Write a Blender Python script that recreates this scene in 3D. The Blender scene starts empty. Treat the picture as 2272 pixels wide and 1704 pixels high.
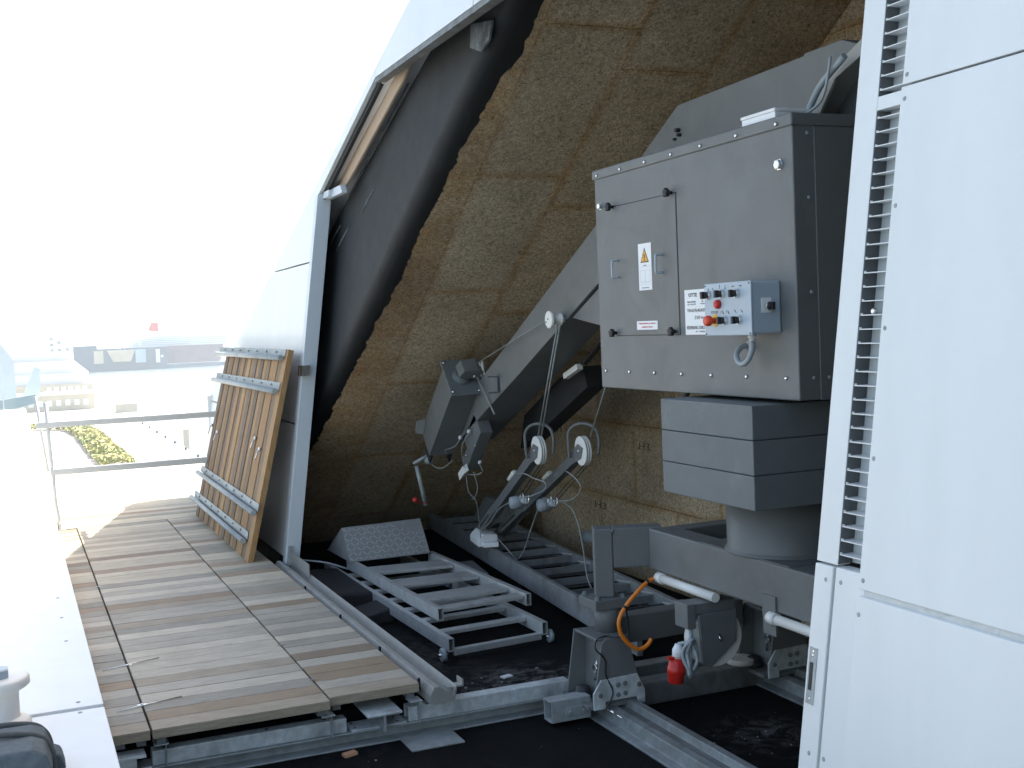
import bpy, bmesh, math, random
from mathutils import Vector, Matrix
random.seed(7)
C = bpy.context.scene.collection
scene = bpy.context.scene

# ------------------------------------------------------------------ camera
cam_d = bpy.data.cameras.new('camera'); cam = bpy.data.objects.new('camera', cam_d); C.objects.link(cam)
cam_d.sensor_fit = 'HORIZONTAL'; cam_d.sensor_width = 36.0
cam_d.lens = 36.0 * 2640.42 / 2272.0
cam_d.clip_start = 0.05; cam_d.clip_end = 20000
R_ = Vector((0.92016239, -0.38933791, -0.04143872))
D_ = Vector((-0.05757359, -0.02985987, -0.99789462))
F_ = Vector((0.38728085, 0.92061087, -0.04989151))
cam.matrix_world = Matrix(((R_.x, -D_.x, -F_.x, 0), (R_.y, -D_.y, -F_.y, 0), (R_.z, -D_.z, -F_.z, 1.75), (0, 0, 0, 1)))
scene.camera = cam

# ------------------------------------------------------------------ world, sun, exposure
SUN = Vector((0.90, 0.50, 1.0)).normalized()
w = bpy.data.worlds.new('World'); scene.world = w; w.use_nodes = True
nt = w.node_tree
sky = nt.nodes.new('ShaderNodeTexSky'); sky.sky_type = 'NISHITA'; sky.sun_disc = False
sky.sun_elevation = math.asin(SUN.z); sky.sun_rotation = math.atan2(SUN.x, SUN.y)
sky.air_density = 1.0; sky.dust_density = 3.0; sky.ozone_density = 1.0; sky.altitude = 20
bg = nt.nodes['Background']; bg.inputs[1].default_value = 0.15
tint = nt.nodes.new('ShaderNodeMix'); tint.data_type = 'RGBA'; tint.blend_type = 'MULTIPLY'; tint.inputs[0].default_value = 1
tint.inputs[7].default_value = (1.09, 1.0, .885, 1); nt.links.new(sky.outputs[0], tint.inputs[6]); nt.links.new(tint.outputs[2], bg.inputs[0])
sun_d = bpy.data.lights.new('sun', 'SUN'); sun_d.energy = 4.5; sun_d.angle = math.radians(0.5); sun_d.color = (1, .95, .87)
sun = bpy.data.objects.new('sun', sun_d); C.objects.link(sun)
sun.rotation_euler = SUN.to_track_quat('Z', 'Y').to_euler(); sun.location = (5, 5, 30)
scene.view_settings.view_transform = 'Standard'; scene.view_settings.look = 'None'
scene.view_settings.exposure = 1.62; scene.view_settings.gamma = 1.0
scene.view_settings.use_curve_mapping = False

# ------------------------------------------------------------------ materials
def ramp(nt, src, a, b, c0, c1):
    r = nt.nodes.new('ShaderNodeValToRGB'); e = r.color_ramp.elements
    e[0].position = a; e[1].position = b; e[0].color = (*c0, 1); e[1].color = (*c1, 1)
    nt.links.new(src, r.inputs[0]); return r.outputs[0]
def noise(nt, scale, detail=4, rough=.55, vec=None, dist=0):
    n = nt.nodes.new('ShaderNodeTexNoise'); n.inputs['Scale'].default_value = scale
    n.inputs['Detail'].default_value = detail; n.inputs['Roughness'].default_value = rough
    n.inputs['Distortion'].default_value = dist
    if vec is not None: nt.links.new(vec, n.inputs['Vector'])
    return n.outputs[0]
def mapping(nt, scale=(1, 1, 1), rot=(0, 0, 0)):
    t = nt.nodes.new('ShaderNodeTexCoord'); m = nt.nodes.new('ShaderNodeMapping')
    m.inputs['Scale'].default_value = scale; m.inputs['Rotation'].default_value = rot
    nt.links.new(t.outputs['Object'], m.inputs[0]); return m.outputs[0]
def mix(nt, fac, a, b, mode='MIX'):
    m = nt.nodes.new('ShaderNodeMix'); m.data_type = 'RGBA'; m.blend_type = mode
    for s, v in ((m.inputs[0], fac), (m.inputs[6], a), (m.inputs[7], b)):
        if hasattr(v, 'links') or isinstance(v, bpy.types.NodeSocket): nt.links.new(v, s)
        elif isinstance(v, (int, float)): s.default_value = v
        else: s.default_value = (*v, 1)
    return m.outputs[2]
def bump(nt, b, src, strength, dist):
    n = nt.nodes.new('ShaderNodeBump'); n.inputs['Strength'].default_value = strength; n.inputs['Distance'].default_value = dist
    nt.links.new(src, n.inputs['Height']); nt.links.new(n.outputs[0], b.inputs['Normal'])
def mat(name, col, rough=.5, metal=0, var=.12, scale=6, bmp=0, bscale=200, dirt=None, dscale=3, dlo=.55, dhi=.75, stretch=(1, 1, 1)):
    m = bpy.data.materials.new(name); m.use_nodes = True; nt = m.node_tree; b = nt.nodes['Principled BSDF']
    vec = mapping(nt, stretch)
    lo = tuple(c * (1 - var) for c in col); hi = tuple(min(1, c * (1 + var)) for c in col)
    c = ramp(nt, noise(nt, scale, 5, .6, vec), .3, .7, lo, hi)
    if dirt:
        f = ramp(nt, noise(nt, dscale, 6, .65, vec, .6), dlo, dhi, (0, 0, 0), (1, 1, 1))
        c = mix(nt, f, c, dirt)
    nt.links.new(c, b.inputs['Base Color'])
    b.inputs['Metallic'].default_value = metal
    r = nt.nodes.new('ShaderNodeMapRange'); nt.links.new(noise(nt, scale * 3, 4, .6, vec), r.inputs[0])
    r.inputs[3].default_value = max(0, rough - .1); r.inputs[4].default_value = min(1, rough + .1)
    nt.links.new(r.outputs[0], b.inputs['Roughness'])
    if bmp: bump(nt, b, noise(nt, bscale, 3, .6, vec), bmp, .004)
    return m
PAINT = mat('machine_grey_paint', (.150, .158, .157), .48, 0, .08, 3, .14, 230, (.118, .121, .113), 2.2, .52, .78)
PAINT2 = mat('counterweight_grey_paint', (.150, .165, .170), .6, 0, .06, 5, .25, 180, (.2, .215, .22), 4, .58, .75)
ALU = mat('aluminium_ladder', (.52, .53, .52), .42, .35, .08, 9, .05, 150, (.38, .385, .375), 8, .5, .75)
GALVR = mat('worn_galvanised_steel', (.26, .285, .285), .55, .35, .2, 20, .15, 90, (.17, .172, .16), 4, .45, .7)
GALV = mat('galvanised_steel', (.36, .39, .39), .55, .25, .16, 22, .15, 90, (.27, .28, .27), 4, .5, .72)
GALVD = mat('dirty_galvanised_steel', (.20, .215, .215), .6, .3, .18, 18, .15, 80, (.13, .123, .105), 5, .45, .68)
GALVB = mat('bright_galvanised_steel', (.56, .60, .60), .5, .1, .20, 26, .15, 90, (.30, .315, .31), 5, .5, .72)
PROFILE = mat('pale_aluminium_profile', (.36, .36, .335), .5, .3, .1, 8, 0, 90, (.27, .26, .23), 5, .5, .75)
JOINT = mat('stained_joint', (.60, .61, .60), .5, 0, .1, 30, 0, 90, (.40, .405, .40), 7, .58, .70, (1, 1, 3))
SEAL_SHADE = mat('seal_shade_grey', (.10, .105, .11), .6, 0, .08, 8)
RAILM = mat('brushed_handrail', (.66, .65, .61), .45, .15, .05, 20)
CHROME = mat('bright_steel', (.75, .75, .73), .22, 1, .05, 20)
WHITE = mat('white_cladding', (.76, .775, .765), .34, 0, .03, 3, .03, 40, (.70, .715, .70), 1.2, .48, .8, (1, 1, .25))
WHITE2 = mat('grey_white_profile', (.62, .66, .68), .4, 0, .03, 4)
WPLAST = mat('white_plastic', (.80, .79, .74), .4, 0, .03, 8)
DARK = mat('dark_bitumen_steel', (.0135, .0162, .0175), .75, 0, .2, 2.5, .2, 60, (.026, .030, .033), 2, .6, .8, (1, 1, 1))
BLACK = mat('black_rubber', (.02, .021, .023), .55, 0, .1, 10)
CABLE = mat('grey_cable', (.33, .37, .39), .45, 0, .05, 10)
CABLEP = mat('pale_cable', (.30, .325, .31), .5, 0, .05, 10)
CBOX = mat('control_box_grey', (.44, .51, .57), .38, 0, .03, 5)
RED = mat('red_plastic', (.55, .02, .012), .35, 0, .05, 10)
REDB = mat('stop_button_red', (.75, .07, .025), .3, 0, .05, 10)
YEL = mat('yellow_ring', (.75, .5, .03), .4, 0, .05, 10)
ORANGE = mat('orange_cable_sheath', (.75, .21, .015), .42, 0, .05, 10)
PEACH = mat('fibre_board', (.50, .37, .26), .8, 0, .06, 4, .1, 200)
CONCW = mat('pale_concrete', (.40, .375, .335), .9, 0, .06, .05)
STICK = mat('white_label', (.85, .85, .85), .35, 0, .01, 3)
INK = mat('black_ink', (.02, .02, .022), .5, 0, .05, 5)
INKG = mat('pale_ink', (.5, .55, .58), .5, 0, .05, 5)
INKR = mat('red_ink', (.6, .05, .06), .5, 0, .05, 5)
ORG = mat('orange_ink', (.85, .40, .02), .45, 0, .03, 5)
CANVAS = mat('grey_canvas', (.10, .125, .14), .85, 0, .2, 40, .6, 350, (.14, .16, .17), 14, .5, .7)
WEB = mat('canvas_webbing', (.10, .105, .10), .8, 0, .15, 60, .5, 500)
CHIP = mat('raw_wood_chip', (.55, .3, .17), .8, 0, .1, 12)
MARKM = mat('brown_marker', (.13, .10, .065), .9, 0, .2, 30)
RUBB = mat('plaster_crumbs', (.22, .215, .2), .9, 0, .25, 30)

FZ = -.27
def floor_mat():
    m = bpy.data.materials.new('black_roofing_felt'); m.use_nodes = True; nt = m.node_tree; b = nt.nodes['Principled BSDF']
    v = mapping(nt)
    c = ramp(nt, noise(nt, 7, 6, .7, v), .3, .75, (.0045, .0046, .005), (.010, .0105, .011))
    f = ramp(nt, noise(nt, 2.2, 5, .6, v, .8), .60, .74, (0, 0, 0), (.55, .55, .55))
    c = mix(nt, f, c, (.045, .045, .045))
    tc = nt.nodes.new('ShaderNodeTexCoord')
    for cx_, cy_, rad, top in ((2.62, 6.02, .55, .9), (3.25, 4.75, .35, .55), (1.9, 6.9, .8, .35)):
        d = nt.nodes.new('ShaderNodeVectorMath'); d.operation = 'DISTANCE'; d.inputs[1].default_value = (cx_, cy_, FZ); nt.links.new(tc.outputs['Object'], d.inputs[0])
        mr = nt.nodes.new('ShaderNodeMapRange'); nt.links.new(d.outputs['Value'], mr.inputs[0]); mr.inputs[1].default_value = rad; mr.inputs[2].default_value = 0; mr.inputs[3].default_value = 0; mr.inputs[4].default_value = 1
        mm = nt.nodes.new('ShaderNodeMath'); mm.operation = 'MULTIPLY'; nt.links.new(mr.outputs[0], mm.inputs[0])
        nt.links.new(ramp(nt, noise(nt, 6 + cx_, 6, .7, v, 1.2), .45, .66, (0, 0, 0), (top * 2,) * 3), mm.inputs[1]); mm.use_clamp = True
        c = mix(nt, mm.outputs[0], c, (.13, .128, .122))
    sp = ramp(nt, noise(nt, 160, 2, .5, v), .70, .74, (0, 0, 0), (1, 1, 1))
    c = mix(nt, sp, c, (.045, .043, .04))
    nt.links.new(c, b.inputs['Base Color']); b.inputs['Roughness'].default_value = .9; b.inputs['Specular IOR Level'].default_value = .12
    bump(nt, b, noise(nt, 140, 4, .7, v), .6, .004)
    return m
FLOOR = floor_mat()

def attr(nt, name):
    a = nt.nodes.new('ShaderNodeAttribute'); a.attribute_name = name; return a
def wood_mat(name, stretch, groove_axis=None, groove=0, sat=1.0):
    m = bpy.data.materials.new(name); m.use_nodes = True; nt = m.node_tree; b = nt.nodes['Principled BSDF']
    a = attr(nt, 'tint')
    v = mapping(nt, stretch)
    g = ramp(nt, noise(nt, 9, 6, .65, v, .4), .3, .72, (.62, .61, .60), (1.22, 1.22, 1.21))
    c = mix(nt, 1.0, a.outputs['Color'], g, 'MULTIPLY')
    st = ramp(nt, noise(nt, 3.0, 4, .6, mapping(nt, (1, 1, 1)), .5), .45, .8, (1, 1, 1), (.80, .78, .76))
    c = mix(nt, 1.0, c, st, 'MULTIPLY')
    nt.links.new(c, b.inputs['Base Color']); b.inputs['Roughness'].default_value = .7
    h = noise(nt, 30, 3, .6, v)
    if groove:
        t = nt.nodes.new('ShaderNodeTexCoord'); wv = nt.nodes.new('ShaderNodeTexWave')
        wv.bands_direction = groove_axis; wv.inputs['Scale'].default_value = groove
        nt.links.new(t.outputs['Object'], wv.inputs['Vector']); h = wv.outputs[0]
    bump(nt, b, h, .35, .002)
    return m
DECKW = wood_mat('weathered_decking', (1.2, 22, 22), 'Y', 20)
FRESHW = wood_mat('unweathered_decking', (14, 18, 1.0))

def insul_mat():
    m = bpy.data.materials.new('wood_wool_board'); m.use_nodes = True; nt = m.node_tree; b = nt.nodes['Principled BSDF']
    a = attr(nt, 'tint'); v = mapping(nt)
    c = ramp(nt, noise(nt, 44, 6, .8, v, 1.4), .40, .60, (.30, .24, .165), (.80, .68, .50))
    big = ramp(nt, noise(nt, 1.5, 4, .6, v), .35, .7, (.80, .76, .70), (1.12, 1.1, 1.06))
    c = mix(nt, 1.0, c, big, 'MULTIPLY')
    c = mix(nt, 1.0, c, a.outputs['Color'], 'MULTIPLY')
    e = attr(nt, 'edge')
    n = nt.nodes.new('ShaderNodeMath'); n.operation = 'MULTIPLY'
    nt.links.new(e.outputs['Fac'], n.inputs[0]); nt.links.new(ramp(nt, noise(nt, 5, 5, .7, v), .3, .7, (.25,) * 3, (1.0,) * 3), n.inputs[1])
    st = mix(nt, 1.0, c, (.80, .60, .37), 'MULTIPLY')
    c = mix(nt, n.outputs[0], c, st)
    pits = ramp(nt, noise(nt, 60, 4, .7, v, .8), .34, .42, (.32, .28, .24), (1, 1, 1))
    c = mix(nt, 1.0, c, pits, 'MULTIPLY')
    nt.links.new(c, b.inputs['Base Color']); b.inputs['Roughness'].default_value = .95
    bump(nt, b, noise(nt, 85, 5, .8, v, 1.5), .9, .010)
    return m
INSUL = insul_mat()
def water_mat():
    m = bpy.data.materials.new('river_water'); m.use_nodes = True; nt = m.node_tree; b = nt.nodes['Principled BSDF']
    b.inputs['Base Color'].default_value = (.13, .17, .19, 1); b.inputs['Roughness'].default_value = .22
    v = mapping(nt, (1, .5, 1)); bump(nt, b, noise(nt, .12, 6, .65, v), 1.0, 2.2)
    return m
WATER = water_mat()
HEDGE = mat('hedge_leaves', (.24, .28, .10), .7, 0, .4, .9, 0, 10, (.48, .43, .16), .16, .44, .58)
SHIPD = mat('dock_blue_grey', (.02, .10, .17), .6, 0, .15, .05)
SHIPW = mat('ship_white', (.75, .76, .77), .5, 0, .05, .05)
SHIPB = mat('ship_brown_hull', (.15, .12, .16), .7, 0, .2, .08)
SHIPR = mat('funnel_red', (.55, .06, .06), .6, 0, .1, .1)
BANB = mat('banner_blue', (.35, .5, .62), .6, 0, .1, .1); BANY = mat('banner_sand', (.6, .52, .38), .6, 0, .1, .1)
GLASSB = mat('pale_blue_glass', (.78, .83, .83), .2, 0, .1, .2); GLASSD = mat('dark_glass', (.38, .45, .46), .15, 0, .2, .3)
BEIGE = mat('beige_render', (.60, .56, .46), .9, 0, .1, .1)

# ------------------------------------------------------------------ mesh building
ORG_OF = {}
class MB:
    def __init__(s): s.v = []; s.f = []; s.sm = []; s.t = []; s.e = {}
    def face(s, idx, smooth=False, tint=(1, 1, 1)): s.f.append(idx); s.sm.append(smooth); s.t.append(tint)
    def box(s, x0, x1, y0, y1, z0, z1, tint=(1, 1, 1)):
        c = Vector(((x0 + x1) / 2, (y0 + y1) / 2, (z0 + z1) / 2))
        return s.obox(c, Vector(((x1 - x0) / 2, 0, 0)), Vector((0, (y1 - y0) / 2, 0)), Vector((0, 0, (z1 - z0) / 2)), tint)
    def obox(s, c, a, b, d, tint=(1, 1, 1)):
        c, a, b, d = Vector(c), Vector(a), Vector(b), Vector(d); n = len(s.v)
        for k in (-1, 1):
            for p, q in ((-1, -1), (1, -1), (1, 1), (-1, 1)): s.v.append(c + p * a + q * b + k * d)
        for q in ((0, 3, 2, 1), (4, 5, 6, 7), (0, 1, 5, 4), (1, 2, 6, 5), (2, 3, 7, 6), (3, 0, 4, 7)):
            s.face([n + i for i in q], False, tint)
        return s
    def bar(s, p0, p1, wv, hv, tint=(1, 1, 1)):      # bar from p0 to p1 with half vectors wv, hv
        p0, p1 = Vector(p0), Vector(p1)
        return s.obox((p0 + p1) / 2, (p1 - p0) / 2, wv, hv, tint)
    def prism(s, pts, vec, tint=(1, 1, 1)):
        pts = [Vector(p) for p in pts]; vec = Vector(vec); n = len(s.v); k = len(pts)
        s.v += pts + [p + vec for p in pts]
        s.face([n + i for i in range(k)][::-1], False, tint); s.face([n + k + i for i in range(k)], False, tint)
        for i in range(k):
            j = (i + 1) % k; s.face([n + i, n + j, n + k + j, n + k + i], False, tint)
        return s
    def loft(s, A, B, smooth=False):
        n = len(s.v); k = len(A); s.v += [Vector(p) for p in A] + [Vector(p) for p in B]
        s.face([n + i for i in range(k)][::-1]); s.face([n + k + i for i in range(k)])
        for i in range(k):
            j = (i + 1) % k; s.face([n + i, n + j, n + k + j, n + k + i], smooth)
        return s
    def tube(s, path, r, n=8, closed=False):
        P = [Vector(p) for p in path]; k = len(P); base = len(s.v)
        rs = r if isinstance(r, (list, tuple)) else [r] * k
        T = []
        for i in range(k):
            a = P[i - 1] if (i > 0 or closed) else P[i]; b = P[(i + 1) % k] if (i < k - 1 or closed) else P[i]
            T.append((b - a).normalized())
        up = Vector((0, 0, 1)) if abs(T[0].z) < .9 else Vector((1, 0, 0))
        u = T[0].cross(up).normalized()
        for i in range(k):
            u = (u - T[i] * u.dot(T[i])).normalized(); vv = T[i].cross(u)
            for j in range(n):
                a = 2 * math.pi * j / n; s.v.append(P[i] + (u * math.cos(a) + vv * math.sin(a)) * rs[i])
        for i in range(k if closed else k - 1):
            for j in range(n):
                a, b = base + i * n, base + ((i + 1) % k) * n; j2 = (j + 1) % n
                s.face([a + j, a + j2, b + j2, b + j], True)
        if not closed:
            s.face([base + j for j in range(n)][::-1]); s.face([base + (k - 1) * n + j for j in range(n)])
        return s
    def lathe(s, c, axis, prof, n=20):               # prof: (h, r) along axis
        c = Vector(c); ax = Vector(axis).normalized()
        u = ax.cross(Vector((0, 0, 1)) if abs(ax.z) < .9 else Vector((1, 0, 0))).normalized(); vv = ax.cross(u)
        base = len(s.v)
        for h, r in prof:
            for j in range(n):
                a = 2 * math.pi * j / n; s.v.append(c + ax * h + (u * math.cos(a) + vv * math.sin(a)) * r)
        for i in range(len(prof) - 1):
            flat = abs(prof[i][0] - prof[i + 1][0]) < 1e-6
            for j in range(n):
                a, b = base + i * n, base + (i + 1) * n; j2 = (j + 1) % n
                s.face([a + j, a + j2, b + j2, b + j], not flat and n > 6)
        s.face([base + j for j in range(n)][::-1]); s.face([base + (len(prof) - 1) * n + j for j in range(n)])
        return s
    def cyl(s, p0, p1, r, n=16, r1=None):
        p0, p1 = Vector(p0), Vector(p1); L = (p1 - p0).length
        return s.lathe(p0, p1 - p0, [(0, r), (L, r if r1 is None else r1)], n)
    def build(s, name, material, parent=None, loc=None, bevel=0, seg=2):
        off = Vector(ORG_OF[parent.name]) if parent is not None else Vector(loc or (0, 0, 0))
        me = bpy.data.meshes.new(name)
        me.from_pydata([tuple(p - off) for p in s.v], [], s.f)
        for i, p in enumerate(me.polygons): p.use_smooth = s.sm[i]
        if any(t != (1, 1, 1) for t in s.t) or s.e or material in (INSUL, DECKW, FRESHW):
            ca = me.color_attributes.new('tint', 'FLOAT_COLOR', 'CORNER')
            for i, p in enumerate(me.polygons):
                for li in p.loop_indices: ca.data[li].color = (*s.t[i], 1)
        if material is INSUL:
            ea = me.attributes.new('edge', 'FLOAT', 'POINT')
            for i in range(len(me.vertices)): ea.data[i].value = s.e.get(i, 0.0)
        bm = bmesh.new(); bm.from_mesh(me); bmesh.ops.recalc_face_normals(bm, faces=bm.faces); bm.to_mesh(me); bm.free()
        me.materials.append(material)
        o = bpy.data.objects.new(name, me); C.objects.link(o)
        if parent is not None: o.parent = parent
        else: o.location = off
        ORG_OF[o.name] = tuple(off)
        if bevel:
            bv = o.modifiers.new('bevel', 'BEVEL'); bv.width = bevel; bv.segments = seg; bv.limit_method = 'ANGLE'; bv.angle_limit = math.radians(40)
        return o
def tag(o, label, cat, group=None, kind=None):
    o['label'] = label; o['category'] = cat
    if group: o['group'] = group
    if kind: o['kind'] = kind
    return o
def thing(name, loc, label, cat, group=None):
    o = bpy.data.objects.new(name, None); C.objects.link(o); o.location = loc; o.empty_display_size = .1
    ORG_OF[o.name] = tuple(loc); return tag(o, label, cat, group)
def structure(o): o['kind'] = 'structure'; return o
def shared(o, parent, pos, ref):                    # a copy of part o moved from ref to pos
    c = o.copy(); C.objects.link(c); c.parent = parent; c.location = Vector(pos) - Vector(ref); ORG_OF[c.name] = ORG_OF[o.name]
    return c
def smooth_path(pts, n=6):                          # Catmull-Rom through points
    P = [Vector(p) for p in pts]; P = [2 * P[0] - P[1]] + P + [2 * P[-1] - P[-2]]; out = []
    for i in range(1, len(P) - 2):
        a, b, c, d = P[i - 1:i + 3]
        for k in range(n):
            t = k / n
            out.append(.5 * ((2 * b) + (c - a) * t + (2 * a - 5 * b + 4 * c - d) * t * t + (3 * b - a - 3 * c + d) * t ** 3))
    out.append(P[-2]); return out
def text(name, s, pos, width, height, material, parent, right=(0, -1, 0), up=(0, 0, 1), depth=.0006, bold=0):
    cu = bpy.data.curves.new(name, 'FONT'); cu.body = s; cu.size = 1; cu.extrude = 0; cu.offset = bold; cu.resolution_u = 3
    cu.align_x = 'CENTER'; cu.align_y = 'CENTER'
    t = bpy.data.objects.new(name, cu); C.objects.link(t)
    dg = bpy.context.evaluated_depsgraph_get(); dg.update()
    me0 = bpy.data.meshes.new_from_object(t.evaluated_get(dg))
    bpy.data.objects.remove(t); bpy.data.curves.remove(cu)
    xs = [v.co.x for v in me0.vertices]; ys = [v.co.y for v in me0.vertices]
    cx, cy = (min(xs) + max(xs)) / 2, (min(ys) + max(ys)) / 2
    sx = width / (max(xs) - min(xs)); sy = height / (max(ys) - min(ys))
    r, u = Vector(right), Vector(up); nrm = r.cross(u); mb = MB()
    pos = Vector(pos)
    mb.v = [pos + r * (v.co.x - cx) * sx + u * (v.co.y - cy) * sy + nrm * depth for v in me0.vertices]
    for p in me0.polygons: mb.face(list(p.vertices))
    o = mb.build(name, material, parent); bpy.data.meshes.remove(me0)
    # solid letters
    so = o.modifiers.new('thickness', 'SOLIDIFY'); so.thickness = .0006; so.offset = 0
    return o

TAN = math.tan(math.radians(8))
def FP(y, z, off=0.0): return Vector((1.9 + off + TAN * z, y, z))      # leaning facade plane
def fpoly(mb, yz, o0, o1, tint=(1, 1, 1)):
    return mb.prism([FP(y, z, o0) for y, z in yz], (o1 - o0, 0, 0), tint)
def fbox(mb, y0, y1, z0, z1, o0, o1): return fpoly(mb, [(y0, z0), (y1, z0), (y1, z1), (y0, z1)], o0, o1)
def sil(z): return 13.82 - (z - 1.03) / .419
def soff(y): return 1.5 - .637 * (y - 8.5)
FZ = -.27

# ================================================================== SETTING
g = MB(); g.box(-4, 32.7, 60, 640, -26, -21); g.box(-400, -4, 30, 640, -26, -21.004); structure(g.build('ground', CONCW))
g = MB(); g.box(-4500, 4500, -600, 5000, -25.4, -25); structure(g.build('water', WATER))
g = MB(); g.box(.315, 6.5, .2, 12.4, FZ - .1, FZ); structure(g.build('floor', FLOOR))

# ================================================================== FAR BACKGROUND
t = thing('floating_dock', (125, 1120, -25), 'long dark floating dock with pale banners across the river', 'dock')
m = MB(); m.prism([(52, 1120, -25), (132.5, 1112, -25), (190, 1130, -25), (190, 1160, -25), (52, 1160, -25)], (0, 0, 3.4)); m.build('pontoon', SHIPD, t)
m = MB(); m.prism([(50, 1121, -21.6), (131, 1113, -21.6), (131, 1121, -21.6), (50, 1129, -21.6)], (0, 0, 16.6))
m.prism([(50, 1121.2, -5), (72, 1119, -5), (72, 1127, -5), (54, 1129, -5)], (0, 0, 3.2)); m.build('side_wall', SHIPD, t)
m = MB(); m.box(69, 77, 1117.7, 1118.4, -18, -6.5); m.build('banner', BANY, t)
m = MB(); m.prism([(80, 1116.9, -6.5), (104, 1115, -6.5), (100, 1115.2, -17), (85, 1116.5, -17)], (0, -.5, 0)); m.build('banner', BANY, t)
m = MB(); m.box(104, 113, 1113.3, 1114.0, -18.5, -6.5); m.build('banner', BANB, t)
m = MB(); m.box(121.5, 125, 1112.2, 1112.9, -19, -7); m.box(125.6, 128, 1112, 1112.6, -14.5, -12.5); m.build('sign_panel', SHIPW, t)
for x in (93, 108):
    m = MB(); m.box(x, x + 1.6, 1120, 1124, -5, 5); m.box(x - 1, x + 4, 1120, 1123, 5, 8.5); m.box(x - 1, x + 9, 1121, 1122, 2, 2.8)
    m.build('dock_crane', GLASSB, t)
t = thing('docked_ship', (140, 1140, -20), 'white cruise ship with red funnel standing in the floating dock', 'ship')
m = MB(); m.prism([(134, 1131, -21), (182, 1135, -21), (186, 1137, -5), (133, 1131, -5)], (0, 14, 0)); m.build('hull', SHIPB, t)
m = MB(); m.prism([(98, 1132, -5), (190, 1136, -5), (190, 1136, 3.5), (125, 1133, 5), (104, 1132, 1)], (0, 12, 0))
m.build('superstructure', SHIPW, t)
for k in range(5):
    m = MB(); m.box(104 + k * 2, 188, 1131.1 + .02 * k, 1131.9, -3.4 + k * 1.7, -2.9 + k * 1.7); m.build('deck_line', BANB, t)
m = MB(); m.prism([(119, 1137, 10), (128, 1137, 8.5), (127.5, 1137, 17), (122, 1137, 17.2)], (0, 7, 0)); m.build('funnel', SHIPR, t)
t = thing('white_terminal_building', (18, 480, -21), 'overexposed white waterside building with square porthole windows', 'building')
m = MB(); m.box(-4, 22.4, 480, 510, -9, 16); m.prism([(-8, 478, -9.6), (27.6, 478, -9.6), (22.4, 478, -4.8), (-8, 478, -4.8)], (0, 30, 0)); m.box(-10, 27.2, 476, 512, -17, -9.6)
m.build('wall', SHIPW, t)
m = MB(); m.box(-10, 28.2, 474, 512, -21, -13.6); m.build('ground_storey', BEIGE, t)
for x, z in ((14.4, 3), (17, 1.6), (17.1, -1.2), (19.9, -1.1), (14.4, .8), (14.5, -1.2)):
    m = MB(); m.box(x, x + .9, 479.7, 480, z, z + .8); m.build('window', GLASSD, t)
for x in (12, 14.5, 17, 19.5, 22, 24.5):
    m = MB(); m.box(x, x + 1.7, 473.7, 474, -16.6, -14.4); m.build('window', GLASSB, t)
m = MB(); m.box(-6, 26, 430, 440, -21, -15.8)
t = thing('low_waterfront_building', (10, 440, -21), 'low beige building with window row in front of the white building', 'building')
m.build('wall', BEIGE, t)
m = MB(); m.box(-6.4, 26.4, 429.5, 440.5, -15.8, -14.9); m.build('roof', SHIPW, t)
for k in range(8):
    m = MB(); m.box(2 + k * 2.9, 3.6 + k * 2.9, 429.7, 430, -19.4, -17.4); m.build('window', GLASSB, t)
m = MB(); m.box(30.4, 36.5, 395, 400, -21, -18.2); tag(m.build('quay_hut', BEIGE, loc=(33, 397, -21)), 'small hut at the water edge of the quay', 'hut')

def hedge(name, pts, wd, label, hgt):
    m = MB(); rnd = random.Random(len(pts) * 13 + int(pts[0][1])); P = smooth_path([(x, y, -21) for x, y in pts], 8)
    for i in range(len(P) - 1):
        a, b = P[i], P[i + 1]; L = (b - a).length
        for k in range(int(L * 34)):
            f = rnd.random(); c = a.lerp(b, f); d = (b - a).normalized(); s_ = Vector((-d.y, d.x, 0))
            o = (rnd.random() - .5) * wd; z = hgt * (1 - (abs(o) / wd) ** 2 * 2) * (.55 + .6 * rnd.random())
            c = c + s_ * o + Vector((0, 0, z)); r = .28 + .34 * rnd.random()
            n = Vector((rnd.gauss(0, 1), rnd.gauss(0, 1), rnd.gauss(1.6, 1))).normalized(); u = n.orthogonal().normalized() * r; v2 = n.cross(u)
            i0 = len(m.v); m.v += [c - u, c - v2 * .8, c + u, c + v2 * .8]; m.face([i0, i0 + 1, i0 + 2, i0 + 3])
    return tag(m.build(name, HEDGE, loc=(pts[0][0], pts[0][1], -21)), label, 'hedge')
hedge('hedge', [(17, 224), (16.8, 240), (16.6, 270), (16.5, 300), (15.2, 325), (11, 336), (5, 338), (-3, 333)], 6.0, 'curved yellow green hedge bordering the pale quay', 1.6)
m = MB(); m.box(34.2, 35.3, 268, 269.2, -26, -18.2)
tag(m.build('mooring_pile', BEIGE, loc=(34.6, 268, -25)), 'tall mooring post standing in the water beside the quay', 'post')
bo = None
for k in range(7):
    y = 232 + k * 17
    if bo is None:
        m = MB(); m.lathe((32, y, -21), (0, 0, 1), [(0, .3), (.25, .2), (.4, .32), (.5, .3)], 10); bo = m.build('bollard', SHIPD, loc=(32, y, -21))
        o = bo
    else:
        o = bo.copy(); C.objects.link(o); o.location = (32, y, -21)
    tag(o, 'dark mooring bollard on the edge of the pale quay', 'bollard', 'bollards along the quay edge')
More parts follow.
